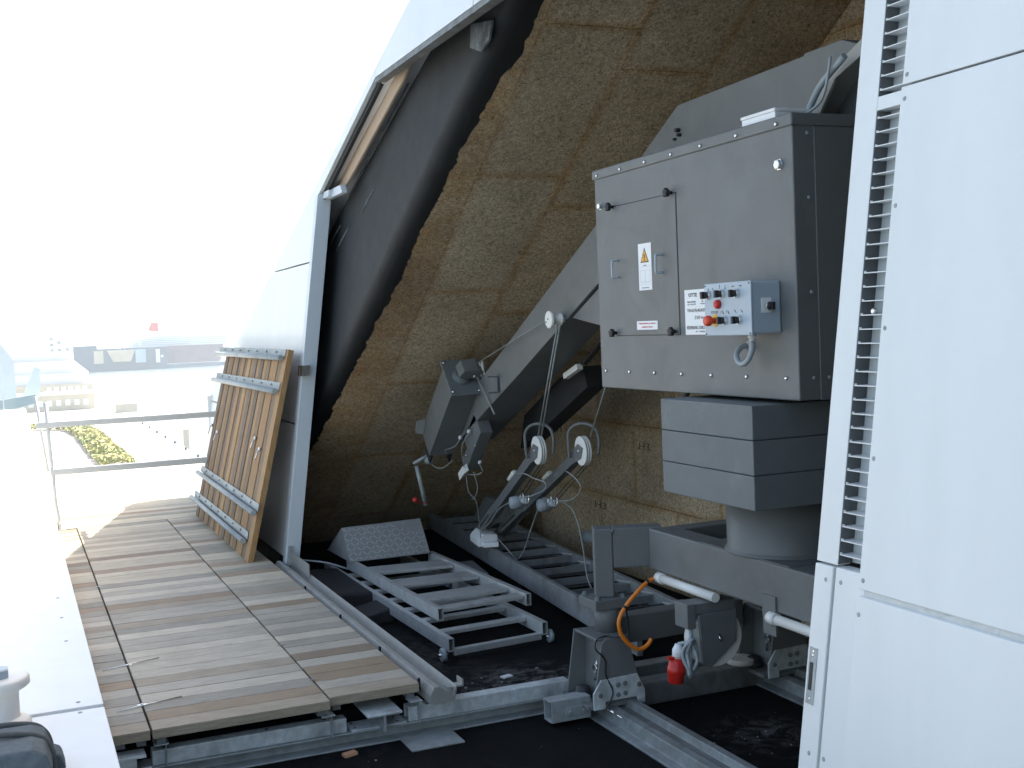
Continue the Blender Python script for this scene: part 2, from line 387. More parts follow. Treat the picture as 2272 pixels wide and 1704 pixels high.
# pale glazed wing far left
t = thing('glazed_wing', (0, 66, -6), 'pale glazed building wing at the far left edge', 'building')
m = MB(); m.prism([(-9, 66, -6), (.25, 66, -6), (.2, 66, 1.0), (-.6, 66, 2.2), (-9, 66, 2.2)], (0, 6, 0)); m.build('glass_wall', GLASSB, t)
m = MB(); m.prism([(.3, 60, -1.05), (1.2, 60, -.75), (1.3, 60, .62), (1.05, 60, .72)], (0, .3, 0)); m.build('fin', GLASSB, t)
m = MB(); m.prism([(-4, 59, -2.1), (1.05, 59, -.95), (1.0, 59, -.55), (-.2, 59, -.7), (-4, 59, -1.4)], (0, .3, 0)); m.build('roof_glazing', GLASSD, t)
for k in range(3):
    m = MB(); m.box(-2.4 + k * 1.0, -2.34 + k * 1.0, 58.6, 58.7, -2.2, -.3); m.build('mast', SHIPW, t)

# ================================================================== PARAPET COPING (camera side)
t = thing('white_coping', (-.5, 6, 0), 'broad white metal coping along the outer edge of the timber deck', 'coping')
for y0, y1 in ((-2, 5.775), (5.825, 13.63), (13.66, 22), (22.03, 34)):
    m = MB(); m.box(-.95 if y0 < 20 else -2.6, .312, y0, y1, .02, .06); m.build('coping_panel', WHITE, t, bevel=.004)
m = MB(); m.box(-.93, .295, -2, 34, -.4, .018); m.build('upstand', WHITE2, t)
for y in (9.68, 8.42, 7.8, 7.17, 5.91, 5.737, 11.2, 12.5):
    m = MB(); m.lathe((.204, y, .06), (0, 0, 1), [(0, .011), (.002, .010), (.0025, .004), (.0012, .003)], 12); m.build('rivet', GALV, t)

# ================================================================== TIMBER DECK
def tintw(r, fresh=False):
    k = r.random()
    if fresh: c = random.choice([(.36, .20, .095), (.30, .16, .08), (.26, .15, .09), (.22, .15, .10), (.40, .24, .12)])
    elif k < .40: c = (.46, .425, .37)
    elif k < .62: c = (.36, .335, .295)
    elif k < .80: c = (.275, .268, .24)
    elif k < .94: c = (.275, .215, .17)
    else: c = (.22, .172, .14)
    s = (.96 if not fresh else .88) + .22 * r.random(); return (c[0] * s * 1.14, c[1] * s * 1.08, c[2] * s * .93)
LG, MG, DG, BG, BR, DB = (.50, .47, .40), (.40, .38, .33), (.30, .288, .252), (.325, .285, .225), (.29, .225, .155), (.225, .18, .13)
def deck(x0, x1, y0, y1, label, seed, pitch=.1455, first=()):
    t = thing('timber_decking', ((x0 + x1) / 2, (y0 + y1) / 2, 0), label, 'decking', 'timber decking strips')
    r = random.Random(seed); m = MB(); y = y0; first = list(first)
    while y < y1 - .02:
        ye = min(y + pitch - .0045, y1); m.box(x0 + .002, x1 - .002, y, ye, -.045 + r.random() * .0015, r.random() * .002, (tuple(a_ * b_ for a_, b_ in zip(Vector(first.pop(0)) * (1.02 + .14 * r.random()), (1.05, 1.0, .93))) if first else tintw(r))); y += pitch
    m.build('boards', DECKW, t, bevel=.0035)
    m = MB(); 
    for xx in (x0 + .04, x1 - .04): m.box(xx - .02, xx + .02, y0 + .03, y1 - .03, -.075, -.046)
    m.build('bearer', GALVD, t); return t
deck(.316, .487, 5.50, 11.86, 'narrow strip of weathered boards beside the white coping', 3, first=(BG, DG, MG, DG, MG, BR, DG, MG, DG, DG, MG, LG, MG, MG, BG, LG, MG, DG))
deck(.493, 1.312, 5.50, 11.9, 'wide middle strip of weathered grey boards', 11, first=(BG, BR, DG, LG, MG, BG, LG, LG, LG, LG, MG, MG, LG, DG, BG, MG, MG, BG, BR, MG, LG, MG, LG, DG))
deck(1.318, 1.772, 5.55, 11.9, 'right strip of weathered boards beside the threshold rail', 23, first=(BG, MG, BR, BR, MG, DB, MG, DG, LG, DG, MG, DG, MG, MG, BR, LG, MG, BG))
deck(.316, 1.86, 11.93, 13.42, 'far deck panel beyond the handrail, half in sunlight', 31)
m = MB(); m.box(.316, 1.9, 5.75, 13.3, -.2, -.14); structure(m.build('ground_underlay', FLOOR))
for i, (x, y) in enumerate([(.489, 8.92), (.489, 6.66), (.489, 5.9), (1.315, 6.63), (1.315, 5.87)]):
    m = MB(); m.box(x - .022, x + .022, y - .006, y + .006, .0015, .0055); m.lathe((x, y, .0055), (0, 0, 1), [(0, .007), (.004, .005)], 8)
    tag(m.build('deck_clip', CHROME, loc=(x, y, 0)), 'small shiny steel clip across a deck board joint', 'clip', 'steel clips on the deck joints')
for a, b, lab in (((.36, 6.62, .006), (.66, 6.72, .006), 'thin shiny wire lying across the deck joint further from the front edge'), ((.37, 5.84, .006), (.68, 5.93, .006), 'thin shiny wire lying across the deck joint near the front edge')):
    m = MB(); m.tube([a, ((a[0] + b[0]) / 2, (a[1] + b[1]) / 2 + .006, .006), b], .0028, 6); tag(m.build('steel_wire', CHROME, loc=a), lab, 'wire')
# little galvanised feet under the deck front
for x, lab in ((.53, 'galvanised support bracket under the left end of the wide deck strip'), (1.30, 'galvanised support bracket under the joint of the wide and right deck strips'), (1.74, 'galvanised support bracket under the right deck corner')):
    m = MB(); m.box(x - .03, x + .035, 5.515, 5.60, -.083, -.077); m.box(x + .02, x + .025, 5.53, 5.7, -.19, -.083)
    tag(m.build('deck_bracket', GALV, loc=(x, 5.5, -.2), bevel=.002), lab, 'bracket')

# leaning deck panel
t = thing('leaning_timber_board', (1.6, 10.6, 0), 'brown striped timber panel with metal battens leaning upright against the white wall', 'timber panel')
ld = Vector((.4, 0, 1.626)).normalized(); ln = Vector((-ld.z, 0, ld.x)); LL = 1.675
def LP(y, s, h=0): return Vector((1.6, y, .002)) + ld * s + ln * h
r = random.Random(5); m = MB(); y = 9.2; k = 0
cols = [(.40, .235, .10), (.21, .145, .09), (.34, .19, .08), (.18, .13, .09), (.28, .175, .09)]
while y < 12.0:
    wd = .145 * (.9 + .2 * r.random()); c = cols[k % 5] if r.random() < .8 else r.choice(cols); s = .85 + .3 * r.random()
    ye = min(y + wd, 12.04); o = .006 * (k % 2)
    m.obox(LP((y + ye) / 2, LL / 2, -.022 - o), (0, (ye - y) / 2 - .002, 0), ld * LL / 2, ln * .022, tuple(x * s for x in c)); y = ye; k += 1
m.build('boards', FRESHW, t, bevel=.002)
for s0, y0, y1, s1, off in ((1.60, 9.26, 12.42, 1.615, .035), (1.335, 9.24, 12.3, 1.35, .035), (.385, 9.17, 12.15, .41, .035), (.14, 9.36, 12.24, .148, .035)):
    m = MB(); a, b = LP(y0, s0, off), LP(y1, s1, off)
    m.tube([a, b], .022, 10); m.bar(a + ld * .045 - ln * .03, b + ld * .045 - ln * .03, ld * .03, ln * .003)
    for q in range(7): m.cyl(a.lerp(b, .1 + .13 * q) + ld * .05 - ln * .03, a.lerp(b, .1 + .13 * q) + ld * .05 - ln * .015, .009, 8)
    m.build('batten', GALV, t)
for y, s in ((9.52, .86), (9.78, .93), (11.6, .86), (12.0, .9)):
    m = MB(); m.cyl(LP(y, s), LP(y, s, .02), .016, 10); m.tube([LP(y, s, .02), LP(y, s - .09, .03)], .006, 6); m.build('eye_bolt', CHROME, t)

# barrier handrail
t = thing('handrail', (1.0, 11.95, 0), 'two bar metal handrail crossing the far end of the deck', 'railing')
m = MB(); m.tube([(.345, 11.95, 0), (.34, 11.95, .12), (.322, 11.95, .25), (.30, 11.95, .8), (.285, 11.95, 1.2)], .02, 10); m.build('post', RAILM, t)
m = MB(); m.tube([(.27, 11.98, .55), (.235, 11.98, .9), (.20, 11.98, 1.26)], .014, 8); m.build('post', RAILM, t)
for z0, z1, xa in ((.963, 1.018, .19), (.515, .572, .29)):
    m = MB(); m.box(xa, 2.05, 11.925, 11.965, z0, z1); m.build('rail', RAILM, t, bevel=.006)
m = MB(); m.box(.31, .40, 11.88, 11.95, -.01, .004); m.box(.335, .355, 11.90, 11.95, -.02, .06); m.build('foot_bracket', RAILM, t)

# ================================================================== END WALL (slanted white fascia around the opening)
t = thing('slanted_end_wall', (1.95, 10, 0), 'white slanted cladding wall at the far end of the opening', 'wall')
m = MB(); fpoly(m, [(9.27, .0), (13.66, 0), (13.82, 1.03), (9.27, 1.03)], 0, .03); m.build('cladding_panel', WHITE, t)
m = MB(); fpoly(m, [(9.27, 1.042), (sil(1.042), 1.042), (sil(2.3), 2.3), (9.27, 2.3)], 0, .03); m.build('cladding_panel', WHITE, t)
m = MB(); fpoly(m, [(9.27, 2.312), (sil(2.312), 2.312), (7.84, 3.536), (7.84, 3.455), (9.27, 2.80)], 0, .03); m.build('cladding_panel', WHITE, t)
m = MB(); fpoly(m, [(6.0, 3.458), (7.835, 3.458), (7.835, 3.538), (6.0, sil(0) * 0 + 1.03 + .419 * (13.82 - 6.0))], 0, .03); m.build('cladding_panel', WHITE, t)
m = MB(); fpoly(m, [(2.0, 3.458), (5.988, 3.458), (5.988, 1.03 + .419 * (13.82 - 5.988)), (2.0, 1.03 + .419 * 11.82)], 0, .03); m.build('cladding_panel', WHITE, t)
m = MB(); fpoly(m, [(9.175, -.04), (9.265, -.04), (9.265, 2.80), (9.175, 2.83)], -.012, .10); m.build('jamb', WHITE2, t, bevel=.004)
m = MB(); fpoly(m, [(9.22, 2.765), (7.82, 3.405), (7.84, 3.452), (9.262, 2.797)], .035, .06); m.build('dark_edge_seal', DARK, t)
m = MB(); fpoly(m, [(2.3, 3.42), (7.84, 3.42), (7.84, 3.456), (2.3, 3.456)], .004, .07); m.build('head_trim', GALVD, t)
m = MB(); fpoly(m, [(8.70, 2.785), (9.17, 2.785), (9.17, 2.85), (8.78, 2.85)], .06, .10); fpoly(m, [(9.0, 2.79), (9.17, 2.79), (9.17, 2.84), (9.0, 2.84)], .03, .059); m.build('angle_bracket', WHITE2, t)
m = MB(); fpoly(m, [(8.02, 3.50), (7.25, 3.55), (7.44, 3.47), (7.54, 3.384), (8.80, 2.85), (9.36, 2.87)], .11, .125); m.build('fibre_board_infill', PEACH, t)
m = MB(); fbox(m, 9.10, 9.174, 1.42, 1.50, -.03, .03); fbox(m, 9.19, 9.25, 1.42, 1.50, -.03, -.013); m.build('hinge_plate', CHROME, t)
m = MB(); fbox(m, 9.155, 9.174, -.05, .10, -.0, .03); m.build('foot_plate', GALV, t)
# inner lining of the lower fascia so that light does not leak
m = MB(); fpoly(m, [(9.27, -.3), (13.5, -.3), (13.7, 1.0), (7.86, 3.44), (9.27, 2.79)], .05, .07); m.build('backing', DARK, t)

# building shell: sloping roof skin, rear and near end
t = thing('sloping_roof', (5, 8, 3), 'white sloping roof skin rising above the opening', 'roof')
m = MB(); a = Vector((0, 1, -.419)).normalized(); nr = Vector((0, .419, 1)).normalized()
def roofpt(x, y, off): return Vector((x, y, 1.03 + .419 * (13.82 - y))) + nr * off
pts = [FP(13.82, 1.03, .031), Vector((9, 13.82, 1.03)), Vector((9, -6, 1.03 + .419 * 19.82)), FP(-6, 1.03 + .419 * 19.82, .031)]
m.prism([p - nr * .12 for p in pts], nr * .12); m.build('roof_skin', WHITE, t)
m = MB(); m.box(2.0, 9, 13.5, 13.66, -.3, 1.1); m.build('eaves_wall', WHITE, t)
m = MB(); m.box(8.9, 9, -6, 13.6, -.3, 6); m.build('rear_wall', WHITE, t)

# ================================================================== INSULATED LINING
def board(mb, P00, ux, uy, nv, L, W, tint, jag=None):
    # board with an inner ring of vertices so that the rim can carry a stain value
    n = len(mb.v); i_ = min(.05, L * .3, W * .3)
    xs = [0, i_, L - i_, L]; ys = [0, i_, W - i_, W]
    for b in ys:
        for a in xs:
            mb.v.append(P00 + ux * a + uy * b)
            if a in (0, L) or b in (0, W): mb.e[len(mb.v) - 1] = 1.0
    for j in range(3):
        for i in range(3): mb.face([n + j * 4 + i, n + j * 4 + i + 1, n + j * 4 + i + 5, n + j * 4 + i + 4], False, tint)
    q = len(mb.v); cs = [n, n + 3, n + 15, n + 12]
    mb.v += [mb.v[c] + nv * .05 for c in cs]
    for k in range(4): mb.e[q + k] = 1.0
    ring = [[n, n + 1, n + 2, n + 3], [n + 3, n + 7, n + 11, n + 15], [n + 15, n + 14, n + 13, n + 12], [n + 12, n + 8, n + 4, n]]
    for k in range(4): mb.face(ring[k] + [q + (k + 1) % 4, q + k], False, tint)
    mb.face([q + 3, q + 2, q + 1, q], False, tint)
r = random.Random(9)
sdir = Vector((0, 1, -.637)).normalized(); snorm = Vector((0, .637, 1)).normalized(); SL = 1.0 / sdir.y
XB = 4.42
t = thing('sloped_wood_wool_ceiling', (3.3, 8, 1.8), 'sloping brown wood wool insulation boards lining the opening', 'ceiling')
m = MB()
cols = [(2.645, 3.222, 6.70), (3.225, 3.802, 5.92), (3.805, XB, 6.45)]
for x0, x1, ph in cols:
    y = ph - 6 * 1.03
    while y < 11.3:
        ya, yb = max(y, 1.4), min(y + 1.03, 11.35)
        if yb > ya + .05:
            k = .90 + .2 * r.random(); q = r.random(); tn = (k, k * (.96 + .04 * q), k * (.90 + .10 * q))
            board(m, Vector((x0, ya + .001, soff(ya) + r.random() * .002)), Vector((1, 0, 0)), sdir, snorm, x1 - x0, (yb - ya) * SL - .0022, tn)
        y += 1.03
m.build('board_field', INSUL, t)
# torn left edge strip
def vnoise(seed, step):
    q = random.Random(seed); vals = [q.uniform(-1, 1) for _ in range(int(24 / step) + 3)]
    def f(y):
        i = int(y / step); u = y / step - i; return vals[i] * (1 - u) + vals[i + 1] * u
    return f
n1, n2, n3, n4 = vnoise(1, .8), vnoise(2, .23), vnoise(3, .071), vnoise(4, .019)
def xe(yy): return 2.125 + .137 * soff(yy) + .012 * n1(yy) + .014 * n2(yy) + .012 * n3(yy) + .009 * n4(yy) + max(0, n2(yy * 1.7) - .75) * .12
m = MB(); y = 1.4; D = .013
while y < 11.3:
    yb = y + D; k = .97 + .12 * n1(y * .9)
    A = [Vector((xe(y), y, soff(y))), Vector((2.642, y, soff(y))), Vector((2.642, yb, soff(yb))), Vector((xe(yb), yb, soff(yb)))]
    i0 = len(m.v); m.v += A + [p + snorm * .012 + Vector((.006, 0, 0)) for p in A]
    m.e[i0] = 1; m.e[i0 + 3] = 1; m.e[i0 + 1] = .7; m.e[i0 + 2] = .7
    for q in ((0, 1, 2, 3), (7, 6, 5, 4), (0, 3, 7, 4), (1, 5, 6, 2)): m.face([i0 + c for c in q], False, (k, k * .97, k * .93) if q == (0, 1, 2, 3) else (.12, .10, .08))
    y = yb
m.build('torn_edge', INSUL, t)
t = thing('wood_wool_wall', (XB, 7, 1), 'upright brown wood wool wall behind the grey machine', 'wall')
m = MB(); z = FZ; row = 0
while z < 5.5:
    y = 1.4 - (.6 if row % 2 else 0)
    while y < 12:
        ya, yb = max(y, 1.4), min(y + 1.22, 12)
        if yb > ya + .05 and z < soff(ya) + .05:
            k = .92 + .3 * r.random(); tn = (k, k * .97, k * .93)
            board(m, Vector((XB, yb - .002, z + .002)), Vector((0, -1, 0)), Vector((0, 0, 1)), Vector((1, 0, 0)), yb - ya - .004, .596, tn)
        y += 1.22
    z += .6; row += 1
wl = m.build('board_field', INSUL, t)
for y, z, ww in ((9.5, .82, .17), (8.72, .235, .2), (7.95, .78, .16)):
    text('chalk_mark', 'H3', (XB, y, z), ww, .055, MARKM, t, depth=.004)
t = thing('inner_partition', (3, 1.3, 1), 'dark partition closing the near end of the machine bay', 'wall')
m = MB(); m.box(2.1, 8.9, 1.25, 1.38, FZ, 6.2); m.build('partition', DARK, t)

# dark sloping box girder
t = thing('sloping_steel_girder', (2.3, 8, 2), 'dark sloping steel girder under the roof edge beside the torn insulation', 'girder')
def gl(y): return 3.432 - .46 * (y - 7.622) if y > 7.0 else 3.718 - .62 * (y - 7.0)
def gr(y): return 3.316 - .695 * (y - 6.275)
prof = []
for y in [1.5, 3, 4.5, 5.5, 6.3, 7.0, 7.6, 8.2, 8.8, 9.4, 10, 10.6, 11.1]:
    zt, zr = gl(y), gr(y)
    zt = min(zt, 1.03 + .419 * (13.82 - y) - .25); zr = min(zr, zt - .1)
    zro = min(1.03 + .419 * (13.82 - y) - .14, zt + .9)
    if y > 10.8: zr = zt - .9 if zr > zt - .5 else zr
    row = [FP(y, zro, .30), FP(y, zt, .20), FP(y, zr + .10, .20)]
    for k in range(1, 6):
        a = k / 6 * math.pi / 2
        row.append(FP(y, zr + .10 - .10 * math.sin(a), .20 + .10 * (1 - math.cos(a))))
    row += [FP(y, zr, .32), FP(y, zr + .04, .9), FP(y, zro, .9)]
    prof.append(row)
m = MB(); k = len(prof[0])
for row in prof: m.v += row
for i in range(len(prof) - 1):
    for j in range(k - 1): m.face([i * k + j, i * k + j + 1, (i + 1) * k + j + 1, (i + 1) * k + j], 2 <= j <= 7)
    m.face([i * k + k - 1, i * k, (i + 1) * k, (i + 1) * k + k - 1])
m.face(list(range(k))[::-1]); m.face([(len(prof) - 1) * k + j for j in range(k)])
m.build('web', DARK, t)
PATCH = mat('primer_patch', (.15, .17, .18), .8, 0, .35, 14, .2, 60, (.06, .065, .07), 9, .45, .6)
m = MB(); fpoly(m, [(6.52, 3.50), (6.18, 3.44), (6.20, 3.34), (6.30, 3.29), (6.50, 3.36)], .185, .199); m.build('primer_patch', PATCH, t)
m = MB(); fpoly(m, [(6.05, 3.75), (5.72, 3.70), (5.78, 3.52), (6.12, 3.56)], .175, .199); m.build('primer_patch', PATCH, t)
m = MB()
for (y0, o0, y1, o1) in ((7.7, .0, 9.1, .0), (9.2, -.12, 9.6, -.13), (8.3, -.35, 8.6, -.36), (8.9, -.28, 9.3, -.3)):
    p, q = FP(y0, gl(y0) + o0, .198), FP(y1, gl(y1) + o1, .198); m.tube([p, p.lerp(q, .5) + Vector((0, 0, .01)), q], .006, 5)
m.build('highlight_scratch_line', PATCH, t)  # pale line along the fold is a painted highlight, the others are scratches

# ================================================================== RIGHT FACADE WALL
t = thing('louvred_white_wall', (2.05, 1.8, 0), 'tall white leaning wall with a narrow louvre slot at the right edge', 'wall')
for z0, z1, o in ((2.3385, 6.0, 0), (1.018, 2.332, -.002), (-.3, 1.000, -.006)):
    m = MB(); fbox(m, -4, 2.513, z0, z1, o - .02, o + .012); m.build('cladding_panel', WHITE, t, bevel=.002)
m = MB(); fbox(m, -4, 2.50, .985, 1.03, -.012, -.006); m.build('joint_strip', JOINT, t)
m = MB(); fbox(m, -4, 2.50, 2.325, 2.35, .0, .006); m.build('joint_seal', SEAL_SHADE, t)
m = MB(); fbox(m, 2.632, 2.722, 1.056, 6, 0, .046); m.build('edge_frame', WHITE, t, bevel=.002)
m = MB(); fbox(m, 2.515, 2.631, 2.292, 2.330, 0, .046); m.build('crossbar', WHITE, t, bevel=.002)
m = MB(); fbox(m, 2.40, 2.722, 1.06, 6, .048, .06); m.build('slot_backing', WHITE2, t)
m = MB(); fbox(m, 2.6285, 2.6315, 1.06, 2.29, .001, .047); fbox(m, 2.6285, 2.6315, 2.332, 6, .001, .047); m.build('slot_shade', SEAL_SHADE, t)  # grey strips added on the slot reveal, its shade put into the colour
m = MB(); z = 1.085
while z < 4.2:
    if not (2.28 < z < 2.335):
        n = len(m.v); p = FP(2.515, z, .002)
        m.box(p.x, p.x + .043, 2.515, 2.628, z, z + .0028)
        m.obox((p.x + .004, 2.6275, z + .004), (.003, 0, 0), (0, .002, 0), (0, 0, .003))
    z += .0382
m.build('louvre_slats', WHITE, t)
m = MB(); fbox(m, 2.645, 2.722, -.3, 1.05, -.004, .04); m.build('lock_stile', WHITE, t, bevel=.003)
m = MB(); fbox(m, 2.45, 2.632, -.3, 1.052, -.004, .04); m.build('door_stile', WHITE, t, bevel=.003)
m = MB(); fbox(m, 2.632, 2.645, -.3, 1.04, .03, .035); m.build('gap_seal', BLACK, t)
m = MB(); fbox(m, 2.678, 2.711, .665, .82, -.0065, -.003); lock = m.build('lock_plate', GALV, t)
m = MB(); fbox(m, 2.690, 2.704, .703, .779, -.0078, -.0064); m.build('lock_slot', BLACK, lock)
for z in (.68, .80, .81):
    m = MB(); p = FP(2.694, z, -.0065); m.lathe(p, (-1, 0, TAN), [(0, .004), (.001, .003)], 8); m.build('lock_screw', CHROME, lock)
for y, z, o in ((2.671, 1.012, -.004), (2.607, 1.015, -.004), (2.497, 1.042, -.022), (2.499, .954, -.026), (2.679, .534, -.004), (2.615, .537, -.004), (2.498, 2.363, -.02), (2.497, 2.299, -.022), (2.497, 1.70, -.022), (2.497, 1.36, -.022), (2.497, 2.02, -.022)):
    m = MB(); m.lathe(FP(y, z, o), (-1, 0, TAN), [(0, .0065), (.0012, .006), (.0014, .0025), (.0006, .002)], 10); m.build('screw', GALV, t)
m = MB(); fbox(m, 2.535, 2.572, 1.775, 1.825, .036, .047); m.build('latch_plate', WHITE2, t)
m = MB(); p = FP(2.60, 1.745, .03); m.lathe(p, (-1, 0, 0), [(0, .009), (.012, .009), (.013, .005)], 12); m.build('latch_bolt', CHROME, t)

# ================================================================== THRESHOLD RAIL
t = thing('threshold_rail', (1.86, 7.4, 0), 'pale metal threshold channel running along the right deck edge', 'rail')
m = MB(); m.prism([(1.80, 9.2, -.09), (1.93, 9.2, -.09), (1.945, 9.2, -.02), (1.94, 9.2, -.018), (1.922, 9.2, -.07), (1.875, 9.2, -.03), (1.85, 9.2, -.012), (1.825, 9.2, -.012), (1.805, 9.2, -.05)], (0, -3.72, 0)); m.build('channel', PROFILE, t)
m = MB(); m.box(1.90, 1.985, 5.50, 5.56, -.035, -.028); m.box(1.978, 1.985, 5.5, 5.58, -.03, .0); m.build('end_tab', PROFILE, t)
m = MB(); m.box(1.925, 1.932, 8.55, 9.17, -.09, .06); m.build('side_plate', PROFILE, t)
for y in (8.1, 7.15, 6.3, 5.62):
    m = MB(); m.box(1.788, 1.80, y, y + .012, -.06, .002); m.build('notch', DARK, t)
m = MB(); m.prism([(1.95, 8.2, FZ), (2.35, 8.2, FZ), (2.30, 8.2, -.12), (1.98, 8.2, -.1)], (0, 1.0, 0))
tag(m.build('step_box', BLACK, loc=(2.1, 8.6, FZ), bevel=.02), 'black padded block on the floor behind the threshold rail', 'block')
m = MB(); m.prism([(2.06, 7.82, FZ), (2.34, 7.82, FZ), (2.32, 7.82, -.16), (2.12, 7.82, -.2)], (0, .32, 0))
tag(m.build('rubber_wedge', BLACK, loc=(2.2, 8, FZ), bevel=.015), 'small black rubber wedge beside the lower step ladder', 'wedge')

# ================================================================== FLOOR STEELWORK
t = thing('cross_channel', (2, 5.6, FZ), 'long galvanised channel lying across the floor in front of the deck', 'steel channel')
m = MB(); sec = [(5.555, FZ), (5.69, FZ), (5.69, FZ + .08), (5.555, FZ + .08), (5.555, FZ + .071), (5.625, FZ + .069), (5.63, FZ + .012), (5.555, FZ + .009)]
m.prism([(.318, y, z) for y, z in sec], (3.9, 0, 0)); m.build('channel', GALV, t, bevel=.003)
def tube_piece(x0, x1, yy, zb, zt, wd, label, hole=None):
    m = MB(); tk = .005
    m.box(x0, x1, yy, yy + tk, zb, zt); m.box(x0, x1, yy + wd - tk, yy + wd, zb, zt); m.box(x0, x1, yy + tk, yy + wd - tk, zt - tk, zt); m.box(x0, x1, yy + tk, yy + wd - tk, zb, zb + tk)
    o = m.build('square_tube', GALVB, loc=((x0 + x1) / 2, yy, zb), bevel=.002)
    tag(o, label, 'steel tube'); return o
BT = FZ + .081
t1 = thing('square_tube', (.95, 5.57, BT), 'left galvanised box tube with bolt holes resting on the cross channel', 'steel tube')
m = MB(); m.box(.492, 1.402, 5.568, 5.64, BT, BT + .07); m.build('tube_wall', GALVB, t1, bevel=.006, seg=3)
for x in (1.30, 1.02):
    m = MB(); m.lathe((x, 5.604, BT + .0705), (0, 0, 1), [(0, .009), (.0006, .009)], 12); m.build('bolt_hole', BLACK, t1)
tube_piece(1.714, 2.60, 5.568, BT, BT + .07, .08, 'right galvanised box tube with open end on the cross channel')
m = MB(); m.box(2.95, 4.2, 5.60, 5.70, BT, BT + .07); tag(m.build('square_tube', GALVD, loc=(3.5, 5.65, BT), bevel=.006), 'rear galvanised box tube behind the hanging red plug', 'steel tube')
t = thing('beam_stub', (1.56, 5.7, FZ), 'short galvanised I beam stub under the right deck strip', 'steel beam')
m = MB(); m.box(1.48, 1.655, 5.47, 5.80, -.108, -.096); m.build('top_flange', GALVB, t, bevel=.003)
m = MB(); m.box(1.561, 1.573, 5.475, 5.80, -.188, -.108); m.build('web', GALV, t)
m = MB(); m.box(1.42, 1.70, 5.556, 5.69, FZ + .0805, FZ + .089); m.build('base_plate', GALVB, t, bevel=.002)
for x in (1.445, 1.66):
    for y in (5.59, 5.66):
        m = MB(); m.lathe((x, y, FZ + .089), (0, 0, 1), [(0, .007), (.001, .006)], 8); m.build('bolt', DARK, t)
for x, y, z, lab in ((.40, 5.52, -.10, 'upper small galvanised plate beside the coping corner'), (.42, 5.42, -.155, 'lower small galvanised plate with bolt holes beside the coping')):
    m = MB(); m.box(x - .085, x + .06, y - .045, y + .06, z - .012, z); m.box(x - .06, x + .02, y - .02, y + .05, FZ, z - .012)
    tag(m.build('bearing_plate', GALVB, loc=(x, y, FZ), bevel=.002), lab, 'steel plate')
m = MB(); m.box(1.66, 1.93, 5.36, 5.55, FZ + .001, FZ + .011); tag(m.build('floor_plate', GALV, loc=(1.8, 5.45, FZ), bevel=.003), 'flat steel plate sticking out below the cross channel', 'steel plate')
m = MB(); m.obox((1.385, 5.475, FZ + .008), (.032, .006, .002), (-.004, .02, 0), (0, 0, .007)); tag(m.build('wood_chip', CHIP, loc=(1.385, 5.475, FZ)), 'small orange wood offcut on the dark floor', 'wood offcut')

def yrail(name, x0, y0, y1, label):
    t = thing(name, (x0 + .1, y1, FZ), label, 'rail', 'galvanised travel rails')
    sec = [(0, 0), (0, .012), (.045, .022), (.060, .075), (.10, .082), (.112, .070), (.150, .070), (.160, .105), (.200, .105), (.222, .07), (.232, .02), (.25, .014), (.25, 0)]
    m = MB(); m.prism([(x0 + a, y1, FZ + .002 + b) for a, b in sec], (0, y0 - y1, 0)); m.build('rail_section', GALVR, t, bevel=.004, seg=2)
    m = MB(); m.box(x0 + .10, x0 + .16, y0, y1 - .05, FZ + .0735, FZ + .0738); m.build('dirt_strip', GALVD, t); return t
yrail('travel_rail', 2.612, 1.6, 5.55, 'galvanised travel rail running from the front wheel leg toward the camera')
yrail('travel_rail', 3.64, 1.6, 5.40, 'shorter visible galvanised travel rail under the rear wheel leg')
m = MB(); m.tube([(2.63, 5.19, -.175), (2.625, 5.12, -.17)], .009, 8); m.tube([(2.625, 5.12, -.17), (2.62, 5.03, -.168)], .0055, 8); tag(m.build('locking_pin', CHROME, loc=(2.625, 5.12, -.18)), 'small shiny locking pin on the travel rail beside the wheel leg', 'pin')
t = thing('cross_tie', (3.3, 5.45, FZ), 'dark galvanised box beam on the floor below the hanging red plug', 'steel beam')
m = MB(); m.box(2.872, 3.80, 5.40, 5.52, FZ + .002, -.15); m.build('tie_beam', GALVD, t, bevel=.008, seg=3)
m = MB(); m.box(2.385, 2.60, 5.33, 5.338, -.245, -.135); m.box(2.38, 2.60, 5.412, 5.42, -.245, -.135); m.box(2.38, 2.60, 5.338, 5.412, -.143, -.135); m.box(2.38, 2.60, 5.338, 5.412, -.245, -.237)
m.box(2.46, 2.58, 5.324, 5.33, -.22, -.175)
for x in (2.48, 2.56): m.lathe((x, 5.324, -.2), (0, -1, 0), [(0, .011), (.008, .010)], 6)
tag(m.build('buffer_tube', GALV, loc=(2.5, 5.37, FZ), bevel=.002), 'short open square tube stub at the foot of the front wheel leg', 'steel tube')
m = MB(); m.lathe((3.585, 5.46, -.149), (0, 0, 1), [(0, .074), (.004, .078), (.028, .078), (.033, .072), (.033, .016), (.026, .014)], 28)
tag(m.build('plastic_puck', mat('dirty_white_plastic', (.55, .52, .45), .6, 0, .15, 14), loc=(3.585, 5.46, -.149)), 'dirty white round disc lying on the cross beam', 'disc')
